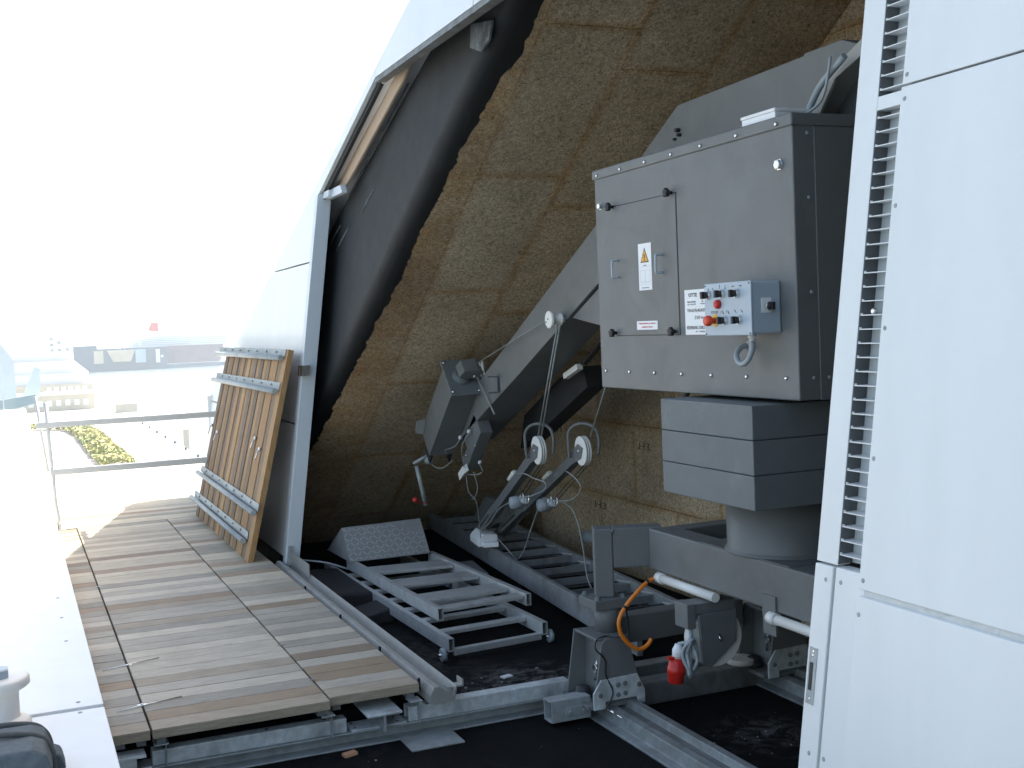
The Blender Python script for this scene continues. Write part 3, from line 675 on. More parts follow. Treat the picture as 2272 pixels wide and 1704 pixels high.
# crumbs
r = random.Random(21); m = MB()
for k in range(110):
    c = r.random()
    if c < .45: x, y = r.gauss(2.45, .22), r.gauss(6.1, .25)
    elif c < .7: x, y = r.gauss(3.25, .18), r.gauss(4.75, .12)
    else: x, y = r.uniform(1.4, 3.6), r.uniform(4.3, 6.4)
    s = .0018 + .007 * r.random() ** 5; a = r.random() * 6.28
    m.obox((x, y, FZ + s * .4), (s * math.cos(a), s * math.sin(a), 0), (-s * .7 * math.sin(a), s * .7 * math.cos(a), 0), (0, s * .1, s * .45))
tag(m.build('debris', RUBB), 'scattered pale plaster crumbs on the dark floor', 'debris', kind='stuff')
m = MB(); m.obox((2.52, 6.25, FZ + .006), (.03, .008, 0), (-.006, .02, 0), (0, 0, .004)); tag(m.build('plaster_flake', STICK, loc=(2.52, 6.25, FZ)), 'small white flake on the dark floor beside the step ladder', 'flake')

# ================================================================== CRANE MACHINE
crane = thing('facade_access_crane', (3.2, 4.35, FZ), 'large grey rooftop crane with control cabinet, counterweights and jib', 'crane')
CX = 2.85
cab = MB(); cab.box(CX, 3.62, 3.865, 5.56, 1.402, 2.50); cab = cab.build('cabinet', PAINT, crane, bevel=.006, seg=3)
m = MB(); m.box(CX - .008, 3.63, 3.857, 5.574, 2.478, 2.528); lid = m.build('cabinet_lid', PAINT, crane, bevel=.008, seg=3)
def bolt(pos, axis, r, h, parent, material=CHROME, n=10, name='bolt'):
    m = MB(); m.lathe(pos, axis, [(0, r), (h * .55, r), (h * .9, r * .75), (h, r * .35)], n); return m.build(name, material, parent)
b0 = None
for y in (5.511, 5.26, 5.012, 4.765, 4.514, 4.235, 3.955):
    if b0 is None: b0 = bolt((CX - .008, y, 2.497), (-1, 0, 0), .0085, .008, lid); ref = (CX - .008, y, 2.497)
    else: shared(b0, lid, (CX - .008, y, 2.497), ref)
for y in (5.501, 5.25, 5.0, 4.75, 4.499, 4.225, 3.947): shared(b0, cab, (CX, y, 1.490), ref)
for y, z, rr in ((5.496, 2.339, .017), (3.952, 2.338, .021)):
    m = MB(); m.lathe((CX, y, z), (-1, 0, 0), [(0, rr * 1.15), (.004, rr * 1.15), (.0041, rr), (.016, rr), (.018, rr * .8)], 6); m.build('large_bolt', CHROME, cab)
m = MB(); m.box(2.95, 3.6, 3.859, 3.866, 1.40, 2.476); m.build('side_panel', PAINT, cab, bevel=.002)
for x, z in ((2.92, 2.2), (2.92, 1.83), (2.92, 1.49), (2.99, 1.49), (2.92, 2.45)): bolt((x, 3.865 if x < 2.95 else 3.859, z), (0, -1, 0), .008, .007, cab, GALV)
# access door on the cabinet
m = MB(); m.box(CX - .0035, CX + .002, 4.752, 5.366, 1.673, 2.320); door = m.build('access_door', PAINT, crane, bevel=.0015)
m = MB(); m.box(CX - .0008, CX + .001, 4.747, 5.371, 2.3205, 2.3245); m.box(CX - .0008, CX + .001, 4.747, 4.7515, 1.669, 2.322); m.box(CX - .0008, CX + .001, 4.747, 5.371, 1.669, 1.6725); m.build('door_gap', BLACK, door)
for y, z in ((5.366, 2.322), (4.79, 2.326), (5.374, 1.685), (4.789, 1.686)):
    m = MB(); m.cyl((CX, y, z), (CX - .022, y, z), .008, 8)
    for k in range(5):
        a = k * 2 * math.pi / 5 + .3; m.lathe((CX - .02, y + .013 * math.cos(a), z + .013 * math.sin(a)), (-1, 0, 0), [(0, .009), (.016, .009), (.018, .006)], 8)
    m.lathe((CX - .02, y, z), (-1, 0, 0), [(0, .014), (.016, .014), (.019, .008)], 10); m.build('star_knob', BLACK, door)
for y in (5.325, 4.888):
    m = MB(); x = CX - .003
    m.tube(smooth_path([(x, y, 2.048), (x - .03, y, 2.048), (x - .036, y, 2.040), (x - .036, y, 1.972), (x - .03, y, 1.964), (x, y, 1.964)], 4), .0055, 8); m.build('handle', CBOX, door)
m = MB(); m.box(CX - .0052, CX - .0034, 4.987, 5.113, 1.889, 2.114); stk = m.build('warning_sticker', STICK, door)
X = CX - .0053
m = MB(); m.prism([(X, 5.091, 2.022), (X, 5.011, 2.022), (X, 5.051, 2.094)], (-.0006, 0, 0)); m.build('sticker_triangle_border', INK, stk)
m = MB(); m.prism([(X - .0007, 5.083, 2.027), (X - .0007, 5.019, 2.027), (X - .0007, 5.051, 2.084)], (-.0004, 0, 0)); m.build('sticker_triangle', ORG, stk)
text('sticker_mark', '!', (X - .0012, 5.051, 2.046), .009, .034, INK, stk, bold=.02)
text('sticker_caption', 'Achtung', (X, 5.05, 2.008), .03, .006, INK, stk)
m = MB(); m.box(X - .0005, X, 4.99, 5.11, 2.0005, 2.0018)
for a, b in (((5.095, 1.985), (5.095, 1.925)), ((5.05, 1.985), (5.05, 1.925)), ((5.005, 1.985), (5.005, 1.925))): m.box(X - .0005, X, a[0] - .0007, a[0] + .0007, b[1], a[1])
for z in (1.925, 1.985): m.box(X - .0005, X, 5.005, 5.095, z - .0006, z + .0006)
for z in (1.93, 1.915): m.box(X - .0005, X, 5.0, 5.10, z - .0005, z + .0005)
m.build('sticker_book_symbol', INKG, stk)
text('sticker_caption', 'Betriebsanleitung', (X, 5.05, 1.900), .07, .006, INK, stk)
m = MB(); m.box(CX - .0052, CX - .0034, 4.949, 5.150, 1.698, 1.740); stk = m.build('red_text_sticker', STICK, door)
text('sticker_text', 'Tragmittelprüfung vor Betrieb', (X, 5.05, 1.728), .165, .0095, INKR, stk)
text('sticker_text', 'ausführen lassen', (X, 5.05, 1.712), .105, .009, INKR, stk)
# type plate
m = MB(); m.box(CX - .003, CX, 4.29, 4.699, 1.670, 1.873); pl = m.build('type_plate', STICK, crane)
X = CX - .0031
text('plate_text', 'OTTE', (X, 4.628, 1.849), .072, .017, INK, pl, bold=.03)
text('plate_text', 'Metallbau', (X, 4.545, 1.853), .05, .006, INK, pl); text('plate_text', 'Löningen', (X, 4.547, 1.843), .045, .006, INK, pl)
text('plate_text', 'Fabrik-Nr. 00 10 296', (X, 4.64, 1.818), .07, .007, INK, pl); text('plate_text', 'CE', (X, 4.548, 1.820), .016, .011, INK, pl)
text('plate_text', 'Typ: F-250 UVS', (X, 4.64, 1.806), .07, .007, INK, pl); text('plate_text', 'Leergewicht', (X, 4.54, 1.808), .05, .007, INK, pl)
text('plate_text', 'TRAGFÄHIGKEIT Pers.', (X, 4.575, 1.781), .21, .017, INK, pl)
text('plate_text', '250 kg', (X, 4.575, 1.745), .085, .019, INK, pl)
text('plate_text', 'BEDIENUNG DURCH UNBEFUGTE', (X, 4.555, 1.702), .26, .015, INK, pl)
text('plate_text', 'IST VERBOTEN', (X, 4.55, 1.684), .12, .007, INK, pl)
# control box
m = MB(); m.box(2.712, CX, 3.968, 4.302, 1.671, 1.882); cb = m.build('control_box', CBOX, crane, bevel=.010, seg=3)
m = MB(); m.box(2.704, 2.7125, 3.964, 4.306, 1.668, 1.885); m.build('box_cover', CBOX, cb, bevel=.004)
X = 2.704
def knob(pos, ax, parent):
    p = Vector(pos); a = Vector(ax)
    m = MB(); m.lathe(p, a, [(0, .019), (.004, .019), (.010, .0165), (.014, .0165)], 20); m.build('switch_collar', CHROME, parent)
    m = MB(); m.lathe(p + a * .0141, a, [(0, .0145), (.012, .0145), (.014, .012)], 16)
    side = a.cross(Vector((0, 0, 1))).normalized()
    m.obox(p + a * .031, a * .009, side * .006, (0, 0, .015)); m.build('switch_knob', INK, parent)
for y, z in ((4.268, 1.838), (4.165, 1.840), (4.058, 1.838), (4.150, 1.731), (4.045, 1.731)): knob((X, y, z), (-1, 0, 0), cb)
m = MB(); m.lathe((X, 4.195, 1.798), (-1, 0, 0), [(0, .019), (.012, .018), (.018, .014), (.020, .006)], 20); m.build('red_lamp', RED, cb)
m = MB(); m.lathe((X, 4.225, 1.731), (-1, 0, 0), [(0, .026), (.003, .026)], 24); m.build('yellow_ring', YEL, cb)
m = MB(); m.lathe((X - .0031, 4.225, 1.731), (-1, 0, 0), [(0, .013), (.022, .013), (.024, .022), (.036, .0225), (.046, .018), (.049, .008)], 24); m.build('stop_button', REDB, cb)
for s, y, z, ww, hh in (('STOP', 4.228, 1.765, .052, .011), ('I', 4.238, 1.862, .003, .009), ('8', 4.272, 1.862, .006, .010)): text('box_text', s, (X, y, z), ww, hh, INK, cb, bold=.01)
def arrow(y, z, dy, dz, L=.020):
    d = Vector((0, -dy, dz)).normalized(); n_ = Vector((0, d.z, -d.y)); c = Vector((X - .0004, y, z)); m = MB()
    m.bar(c - d * L / 2, c + d * L * .2, n_ * .0011, (.0003, 0, 0)); tip = c + d * L / 2; bk = c + d * L * .1
    m.prism([tip, bk + n_ * .0042, bk - n_ * .0042], (-.0005, 0, 0)); m.build('arrow_mark', INK, cb)
arrow(4.185, 1.868, 0, 1); arrow(4.145, 1.866, 0, -1); arrow(4.085, 1.867, -1, 0, .024); arrow(4.036, 1.867, 1, 0, .024); arrow(4.075, 1.766, -1, 1); arrow(4.030, 1.766, 1, -1)
for y, s in ((4.172, 1), (4.132, -1)):
    m = MB(); pts = [(X - .0006, y + s * .009 * math.cos(a), 1.762 + .008 * math.sin(a)) for a in [i * math.pi / 8 for i in range(9)]]
    m.tube(pts, .0011, 5); m.lathe((X - .0006, y - .009, 1.760), (0, 0, 1), [(-.004, .0002), (.002, .0035)], 6); m.build('arrow_mark', INK, cb)
for y in (3.975, 4.296):
    for z in (1.676, 1.876): m = MB(); m.lathe((X, y, z), (-1, 0, 0), [(0, .0045), (.001, .004)], 8); m.build('cover_screw', INK, cb)
m = MB(); m.box(2.755, 2.80, 3.9645, 3.968, 1.755, 1.815); m.build('side_label', STICK, cb)
knob((2.785, 3.9643, 1.782), (0, -1, 0), cb)
m = MB(); m.lathe((2.77, 4.06, 1.671), (0, 0, -1), [(0, .018), (.014, .018), (.016, .014), (.032, .013)], 12); m.build('cable_gland', STICK, cb)
m = MB(); m.lathe((CX, 4.19, 1.625), Vector((-1, .5, -.5)), [(-.01, .018), (.012, .018), (.014, .014), (.032, .013)], 12); m.build('cable_gland', STICK, cb)
m = MB(); m.tube(smooth_path([(2.77, 4.06, 1.65), (2.765, 4.055, 1.615), (2.76, 4.07, 1.575), (2.76, 4.11, 1.550), (2.765, 4.155, 1.555), (2.775, 4.185, 1.585), (2.80, 4.195, 1.612), (2.83, 4.19, 1.622)], 6), .0115, 12); m.build('cable_loop', CABLE, cb)
# counterweights, column, base frame
for k in range(3):
    z0 = .958 + k * .1428; m = MB(); m.box(2.72, 3.72, 4.005, 4.73, z0 + .0015, z0 + .1415); m.build('counterweight', PAINT2, crane, bevel=.004)
m = MB(); m.lathe((3.2, 4.45, .69), (0, 0, 1), [(0, .29), (.006, .29), (.012, .281), (.02, .277), (.268, .277)], 64); m.build('column', PAINT, crane)
m = MB(); m.box(2.945, 3.63, 4.1, 4.80, .679, .692); m.build('column_base_plate', PAINT, crane)
e1 = Vector((.92, -.39, 0)).normalized(); e2 = Vector((.39, .92, 0)).normalized()
PF = Vector((2.735, 5.39, 0)); PC = PF + e2 * .055; UZ = Vector((0, 0, 1))
frame = MB()
frame.obox(PC + UZ * .5125, e1 * .049, e2 * .055, UZ * .1775)
cornr = PF + e1 * .265
frame.obox((PF + e1 * .049 + cornr + e1 * .04) / 2 + e2 * .06 + UZ * .5865, (cornr + e1 * .04 - PF - e1 * .049) / 2, e2 * .055, UZ * .1035)
frame.box(2.935, 3.075, 1.5, 5.27, .483, .689)
frame.box(3.50, 3.64, 1.5, 5.27, .483, .6885); frame.box(3.076, 3.499, 5.16, 5.28, .50, .688)
frame.obox(Vector((3.62, 5.40, .586)), (.10, .06, 0), (-.03, .05, 0), (0, 0, .10))
frame.box(3.6, 3.7, 5.36, 5.46, .2, .687)
frame = frame.build('base_frame', PAINT, crane, bevel=.008, seg=3)
m = MB(); m.tube([(PF + e1 * .262 + UZ * .687), (PF + e1 * .266 + UZ * .6), (PF + e1 * .266 + UZ * .49)], .006, 6); m.tube([(PF + e1 * .049 + UZ * .687), (PF + e1 * .05 + UZ * .665)], .006, 6); m.build('weld_seam', PAINT2, frame)
m = MB(); m.box(2.80, 3.62, 5.47, 5.58, .055, .20); m.build('lower_beam', PAINT, crane, bevel=.008)
for y0, y1 in ((4.645, 5.16), (3.2, 4.21)):
    m = MB(); m.tube([(2.925, y1, .456), (2.925, y0, .456)], .022, 14); m.tube([(2.925, y1 - .04, .456), (2.925, y1 + .012, .456)], .027, 14); m.build('conduit', WPLAST, crane)
# wheel legs
def leg(dx, dy, front):
    lg = MB(); X0, Y0 = 2.562 + dx, 5.255 + dy
    lg.prism([(X0 + .02, Y0, -.165), (X0 + .075, Y0, .135), (X0 + .095, Y0, .16), (X0 + .225, Y0, .16), (X0 + .30, Y0, -.165)], (0, .012, 0))
    lg.prism([(X0 + .0, Y0 + .275, -.165), (X0 + .045, Y0 + .26, .165), (X0 + .225, Y0 + .26, .16), (X0 + .30, Y0 + .275, -.165)], (0, -.012, 0))
    lg.prism([(X0 + .10, Y0 + .012, -.16), (X0 + .115, Y0 + .012, .15), (X0 + .125, Y0 + .012, .15), (X0 + .11, Y0 + .012, -.16)], (0, .245, 0))
    lg.prism([(X0 + .05, Y0 + .012, .15), (X0 + .225, Y0 + .012, .15), (X0 + .225, Y0 + .012, .162), (X0 + .05, Y0 + .012, .166)], (0, .245, 0))
    L = lg.build('wheel_leg', PAINT, crane, bevel=.003)
    m = MB(); m.cyl((X0 + .185, Y0 + .15, .16), (X0 + .185, Y0 + .15, .30), .065, 24); m.build('leg_neck', PAINT, L)
    m = MB(); m.box(X0 + .09, X0 + .285, Y0 + .08, Y0 + .275, .285, .334); m.build('leg_flange', PAINT, L, bevel=.003)
    for a, b in ((.115, .25), (.26, .25), (.26, .105), (.115, .105)):
        m = MB(); m.lathe((X0 + a, Y0 + b, .334), (0, 0, 1), [(0, .016), (.014, .016), (.015, .009), (.02, .009)], 6); m.build('flange_bolt', PAINT2, L)
    m = MB(); m.box(X0 - .01, X0 + .29, Y0 - .0, Y0 + .30, -.187, -.166); m.build('leg_base_plate', GALVD, L, bevel=.003)
    m = MB(); m.prism([(X0 + .015, Y0 - .012, -.187), (X0 + .015, Y0 - .012, -.105), (X0 + .06, Y0 - .012, -.04), (X0 + .265, Y0 - .012, -.035), (X0 + .305, Y0 - .012, -.12), (X0 + .305, Y0 - .012, -.187), (X0 + .262, Y0 - .012, -.187), (X0 + .262, Y0 - .012, -.15), (X0 + .08, Y0 - .012, -.15), (X0 + .08, Y0 - .012, -.187)], (0, .0115, 0)); sp = m.build('splice_plate', GALVB, L, bevel=.002)
    for a, z in ((.05, -.115), (.15, -.075), (.19, -.072), (.15, -.125), (.19, -.122), (.27, -.09)):
        m = MB(); m.lathe((X0 + a, Y0 - .012, z), (0, -1, 0), [(0, .012), (.008, .012), (.009, .006), (.013, .006)], 6); m.build('splice_bolt', GALVD, sp)
    m = MB(); m.lathe((X0 + .045, Y0 + .17, -.166), (0, 0, 1), [(0, .05), (.018, .05), (.022, .04), (.05, .036), (.058, .02)], 20); m.build('clamp_puck', BLACK, L)
    m = MB(); m.tube([(X0 + .10, Y0 + .10, .03), (X0 + .085, Y0 + .10, -.02), (X0 + .085, Y0 + .10, -.07)], .008, 8); m.lathe((X0 + .09, Y0 + .10, -.01), (-1, 0, 0), [(0, .022), (.012, .022)], 14); m.build('shackle', CHROME, L)
    return L
L1 = leg(0, 0, True); leg(1.04, 0.0, False)
# cable reel bracket below the beam
m = MB(); m.box(2.842, 3.06, 4.69, 4.80, .378, .428); m.prism([(2.85, 4.689, .377), (3.055, 4.689, .385), (3.05, 4.689, .235), (2.905, 4.689, .125), (2.865, 4.689, .145)], (0, -.016, 0)); m.box(2.796, 2.841, 4.685, 4.80, .315, .431)
br = m.build('pulley_bracket', PAINT, crane, bevel=.004)
m = MB(); m.lathe((2.96, 4.70, .255), (0, 1, 0), [(0, .135), (.012, .140), (.025, .125), (.045, .125), (.058, .14), (.07, .135)], 36); m.build('cable_pulley', WPLAST, br)
m = MB(); m.tube([(2.955, 4.673, .275), (2.95, 4.66, .265), (2.955, 4.655, .25)], .006, 8); m.build('pulley_pin', CHROME, br)
m = MB(); m.prism([(2.925, 4.28, .55), (2.925, 4.18, .55), (2.925, 4.18, .38), (2.925, 4.27, .38)], (.012, 0, 0)); m.lathe((2.925, 4.205, .43), (-1, 0, 0), [(0, .010), (.006, .008)], 8); m.build('bracket_plate', PAINT, crane)
# hood and jib boom
m = MB(); m.prism([(3.25, 5.76, 2.645), (3.25, 5.369, 2.845), (3.25, 4.306, 2.862), (3.25, 4.306, 2.872), (3.25, 4.05, 2.873), (3.25, 3.94, 2.828), (3.25, 3.6, 2.828), (3.25, 3.6, 2.5), (3.25, 5.76, 2.4)], (.34, 0, 0)); hood = m.build('jib_hood', PAINT, crane, bevel=.004)
for y, z, L_, rr in ((5.36, 2.715, .025, .011), (5.35, 2.69, .022, .009), (5.40, 2.675, .015, .007)):
    m = MB(); m.cyl((3.25, y, z), (3.25 - L_, y, z), rr, 8); m.build('hood_knob', BLACK, hood)
BX = 3.15
m = MB(); m.prism([(BX, 5.5, 2.616), (BX, 6.129, 2.311), (BX, 7.548, 1.616), (BX, 8.62, 1.10), (BX, 8.62, .86), (BX, 8.285, 1.01), (BX, 7.35, 1.419), (BX, 6.422, 1.841), (BX, 5.5, 2.26)], (.30, 0, 0)); m.build('jib_boom', PAINT, crane, bevel=.004)
m = MB(); m.prism([(3.17, 6.55, 1.775), (3.17, 6.1, 1.712), (3.17, 4.6, 1.66), (3.17, 4.6, 2.2), (3.17, 5.6, 2.2), (3.17, 6.46, 1.815)], (.26, 0, 0)); m.build('jib_housing', PAINT, crane, bevel=.003)
# second lower jib arm, behind
m = MB(); m.prism([(3.56, 7.16, 1.31), (3.56, 7.22, 1.45), (3.56, 7.6, 1.36), (3.56, 8.25, 1.06), (3.56, 8.35, .80), (3.56, 7.98, .95)], (.14, 0, 0)); arm2 = m.build('lower_jib_arm', DARK, crane, bevel=.003)
m = MB(); m.obox((3.46, 7.17, 1.42), (.02, 0, 0), (0, .11, -.035), (0, .006, .018)); m.build('idler_roller', WPLAST, arm2)
m = MB(); m.tube([(3.45, 6.35, 1.80), (3.47, 7.05, 1.47)], .008, 8); m.tube([(3.47, 6.33, 1.81), (3.50, 7.05, 1.47)], .008, 8); m.build('control_line', BLACK, arm2)
# white guide roller on the boom
m = MB(); m.lathe((BX, 6.62, 1.77), (-1, 0, 0), [(0, .022), (.02, .022), (.0201, .036), (.028, .036), (.03, .026), (.085, .026), (.087, .05), (.092, .054), (.104, .054), (.108, .048)], 28); ro = m.build('guide_roller', WPLAST, crane)
for dy, dz in ((.004, .004), (.03, -.014)):
    m = MB(); m.lathe((BX - .108, 6.62 + dy, 1.77 + dz), (-1, 0, 0), [(0, .006), (.002, .005)], 8); m.build('roller_screw', INK, ro)
# head arm with swivel plate and rope sheave
ua = Vector((0, .75, -.66)).normalized(); na = Vector((0, .66, .75)).normalized()
A0 = Vector((3.045, 8.20, 1.375)); wx = Vector((.107, 0, 0))
m = MB(); m.obox(A0 + ua * .40, ua * .385, wx * .95, na * .125); ha = m.build('head_arm', PAINT, crane, bevel=.004)
m = MB(); m.obox(A0, ua * .012, wx * 1.12, na * .165); m.build('swivel_plate', PAINT2, ha, bevel=.003)
for a in (-1, 1):
    for b in (-1, 1):
        m = MB(); m.lathe(A0 - ua * .012 + wx * a * .95 + na * b * .138, -ua, [(0, .013), (.008, .012), (.012, .006)], 8); m.build('plate_bolt', CHROME, ha)
dc = A0 - ua * .012 - wx * .05 - na * .005
m = MB(); m.lathe(dc, -ua, [(0, .07), (.014, .07), (.015, .062), (.028, .062), (.029, .05), (.045, .05)], 28); m.build('swivel_disc', PAINT2, ha)
bc = dc - ua * .045
hexp = [(-.045, .020), (-.020, .088), (.085, .100), (.165, .050), (.135, -.012), (.02, .0)]
m = MB(); m.prism([bc + Vector((p, 0, 0)) - ua * q - na * .055 for p, q in hexp], na * .11); m.build('sheave_block', PAINT, ha, bevel=.003)
m = MB(); pp = bc + Vector((.07, 0, 0)) - ua * .035 - na * .055; m.cyl(pp, pp - na * .014, .012, 8); m.build('sheave_pin', CHROME, ha)
shc = bc + Vector((.145, 0, 0)) - ua * .03
m = MB(); m.lathe(shc - Vector((.006, .0, 0)), Vector((.85, -.45, .15)), [(-.01, .056), (.0, .062), (.010, .046), (.020, .062), (.03, .056)], 28); m.build('rope_sheave', WPLAST, ha)
m = MB(); c0 = Vector((3.105, 7.74, 1.335))
m.obox(c0 + Vector((.03, 0, 0)), (.005, 0, 0), (0, .03, 0), (0, 0, .06)); m.obox(c0 + Vector((-.01, 0, .056)), (.035, 0, 0), (0, .03, 0), (0, 0, .004)); m.obox(c0 + Vector((-.01, 0, -.056)), (.035, 0, 0), (0, .03, 0), (0, 0, .004)); m.build('rope_guard', PAINT2, ha)
m = MB(); m.tube([Vector((3.122, shc.y - .06, shc.z - .05)), Vector((3.138, 7.80, 1.12))], .006, 8); m.build('steel_rope', CABLEP, ha)
m = MB(); m.tube([Vector((3.125, shc.y - .045, shc.z + .045)), Vector((BX - .055, 6.66, 1.795))], .0035, 6); m.build('steel_rope', CABLEP, ha)
# end cheeks, crank lever and rod of the head arm
E0 = A0 + ua * .78
m = MB()
for s in (-1, 1): m.prism([E0 + wx * s * .75 - na * .11 - ua * .15, E0 + wx * s * .75 + na * .02 - ua * .02, E0 + wx * s * .75 + na * .02 + ua * .10, E0 + wx * s * .75 - na * .13 + ua * .10], (.012, 0, 0))
m.build('end_cheek', DARK, ha)
m = MB(); m.prism([A0 + ua * .62 - wx * 1.0 + na * .10, A0 + ua * .70 - wx * 1.45 + na * .14, A0 + ua * .78 - wx * 1.45 + na * .10, A0 + ua * .75 - wx * 1.0 + na * .06], (0, .01, .01)); m.build('stop_tab', PAINT, ha)
m = MB(); m.tube([(2.995, 8.86, .755), (2.875, 8.9, .69)], .014, 8); m.tube([(2.90, 8.9, .67), (2.962, 8.9, .352)], .017, 10); m.tube([(2.98, 8.8, .72), (2.99, 8.9, .70)], .03, 8); m.build('crank_lever', GALV, ha)
# limit switches under the boom head
m = MB(); m.obox((3.20, 8.30, .93), (.05, 0, 0), ua * .16, na * .09); m.obox((3.24, 8.52, .76), (.05, 0, 0), ua * .12, na * .055); sw = m.build('limit_switch_block', PAINT, crane, bevel=.006)
for p in ((3.13, 8.18, .87), (3.12, 8.36, .78), (3.15, 8.5, .70), (3.17, 8.45, .66)): bolt(p, (-1, 0, 0), .008, .008, sw)
m = MB(); m.obox((3.16, 8.55, .635), (.02, 0, .012), (0, .05, -.03), (0, .015, .025)); m.build('pull_grip', WPLAST, sw)
for pts in ([(3.13, 8.30, .955), (3.10, 8.38, .86), (3.12, 8.44, .74), (3.16, 8.52, .66)], [(3.24, 8.40, .70), (3.26, 8.40, .64), (3.22, 8.46, .615), (3.18, 8.52, .62)], [(3.09, 8.40, .90), (3.08, 8.5, .84), (3.06, 8.66, .80), (3.09, 8.7, .76)], [(2.99, 8.83, .70), (3.02, 8.80, .66), (3.06, 8.72, .66), (3.10, 8.62, .72)]):
    m = MB(); m.tube(smooth_path(pts, 6), .0035, 6); m.build('switch_cable', CABLEP, sw)
for p in ((3.125, 8.30, .955), (3.09, 8.40, .905), (3.24, 8.40, .705)):
    m = MB(); m.lathe(p, (0, -.3, 1), [(0, .012), (.025, .012)], 10); m.build('switch_cap', STICK, sw)
m = MB(); m.tube(smooth_path([(3.17, 8.52, .61), (3.18, 8.5, .48), (3.22, 8.45, .40), (3.30, 8.6, .10)], 8), .003, 5); m.tube(smooth_path([(3.21, 8.46, .64), (3.23, 8.44, .52), (3.21, 8.46, .44), (3.19, 8.48, .43)], 8), .003, 5); m.build('pull_cord', CABLEP, sw)
# suspension ropes from the boom
m = MB(); m.tube([(BX - .055, 6.60, 1.735), (3.36, 7.56, .955)], .0055, 6); m.tube([(BX - .05, 6.575, 1.735), (3.37, 7.53, .955)], .0055, 6); m.build('suspension_rope', CABLEP, crane)
m = MB(); m.tube([(3.30, 6.1, 1.75), (3.5, 7.02, .99)], .0065, 6); m.build('suspension_rope', CABLEP, crane)
# bent tube below cabinet
m = MB(); m.tube(smooth_path([(3.1, 5.08, 1.41), (3.08, 5.16, 1.30), (3.08, 5.14, 1.27), (3.1, 5.02, 1.31), (3.12, 4.8, 1.40)], 6), .013, 8); m.build('bent_tube', BLACK, crane)

# on the lid: white lamp box, cable duct and cables
m = MB(); m.box(2.87, 3.05, 4.0, 4.235, 2.529, 2.558); m.box(2.866, 3.054, 3.996, 4.239, 2.558, 2.572)
tag(m.build('white_lamp_box', STICK, loc=(2.95, 4.1, 2.529), bevel=.004), 'flat white plastic box lying on the cabinet lid', 'box')
t = thing('cable_duct', (3.1, 3.9, 2.53), 'beige curved cable duct rising from the cabinet lid', 'cable duct')
DUCT = mat('beige_duct', (.36, .345, .31), .5, 0, .06, 4)
m = MB(); P0 = [(3.12, 4.17, 2.53), (3.12, 4.02, 2.66), (3.12, 3.90, 2.735), (3.12, 3.75, 2.80)]; A = []
for i in range(3):
    a, b = Vector(P0[i]), Vector(P0[i + 1]); m.loft([a, a + Vector((.16, 0, 0)), a + Vector((.16, .0, -.01)), a + Vector((0, 0, -.01))], [b, b + Vector((.16, 0, 0)), b + Vector((.16, 0, -.01)), b + Vector((0, 0, -.01))])
m.prism([(3.118, 4.17, 2.53), (3.118, 4.02, 2.66), (3.118, 3.90, 2.735), (3.118, 3.75, 2.80), (3.118, 3.75, 2.74), (3.118, 3.92, 2.68), (3.118, 4.05, 2.53)], (-.012, 0, 0)); m.build('duct_sheet', DUCT, t)
m = MB(); m.tube(smooth_path([(3.06, 4.06, 2.535), (3.06, 4.01, 2.60), (3.06, 3.94, 2.665), (3.06, 3.8, 2.74)], 6), .014, 10); m.build('thick_cable', CABLE, t)
m = MB(); m.tube(smooth_path([(3.0, 4.10, 2.535), (3.0, 4.03, 2.545), (3.0, 3.96, 2.55), (3.02, 3.91, 2.58), (3.03, 3.88, 2.64), (3.04, 3.86, 2.75)], 6), .006, 8); m.tube(smooth_path([(2.97, 4.2, 2.54), (2.97, 4.12, 2.56), (2.98, 4.06, 2.545)], 6), .008, 8); m.build('thin_cable', CABLE, t)

# orange cable from the conduit
m = MB(); m.tube(smooth_path([(2.925, 5.18, .452), (2.87, 5.17, .445), (2.792, 5.15, .403), (2.722, 5.15, .337), (2.685, 5.15, .274), (2.691, 5.15, .213), (2.723, 5.15, .164), (2.763, 5.15, .128), (2.801, 5.15, .116), (2.84, 5.15, .132), (2.863, 5.15, .159)], 8), .0105, 10)
oc = thing('orange_cable', (2.8, 5.15, .05), 'orange cable looping from the white conduit down past the wheel leg', 'cable')
m.build('sheath', ORANGE, oc)
for p, d in (((2.86, 5.167, .442), (1, 0, .3)), ((2.722, 5.15, .337), (.5, 0, .8))):
    m = MB(); p = Vector(p); d = Vector(d).normalized() * .006; m.cyl(p - d, p + d, .0135, 10); m.build('cable_tie', INK, oc)
m = MB(); m.tube(smooth_path([(2.73, 5.16, .33), (2.745, 5.17, .25), (2.75, 5.19, .18), (2.70, 5.24, .17), (2.68, 5.28, .17), (2.62, 5.27, .16), (2.60, 5.25, .12), (2.65, 5.25, .06), (2.652, 5.25, -.02), (2.68, 5.235, -.10), (2.655, 5.235, -.17)], 8), .0045, 6)
tag(m.build('thin_black_cable', INK, loc=(2.65, 5.25, -.1)), 'thin black cable hanging down the front wheel leg', 'cable')
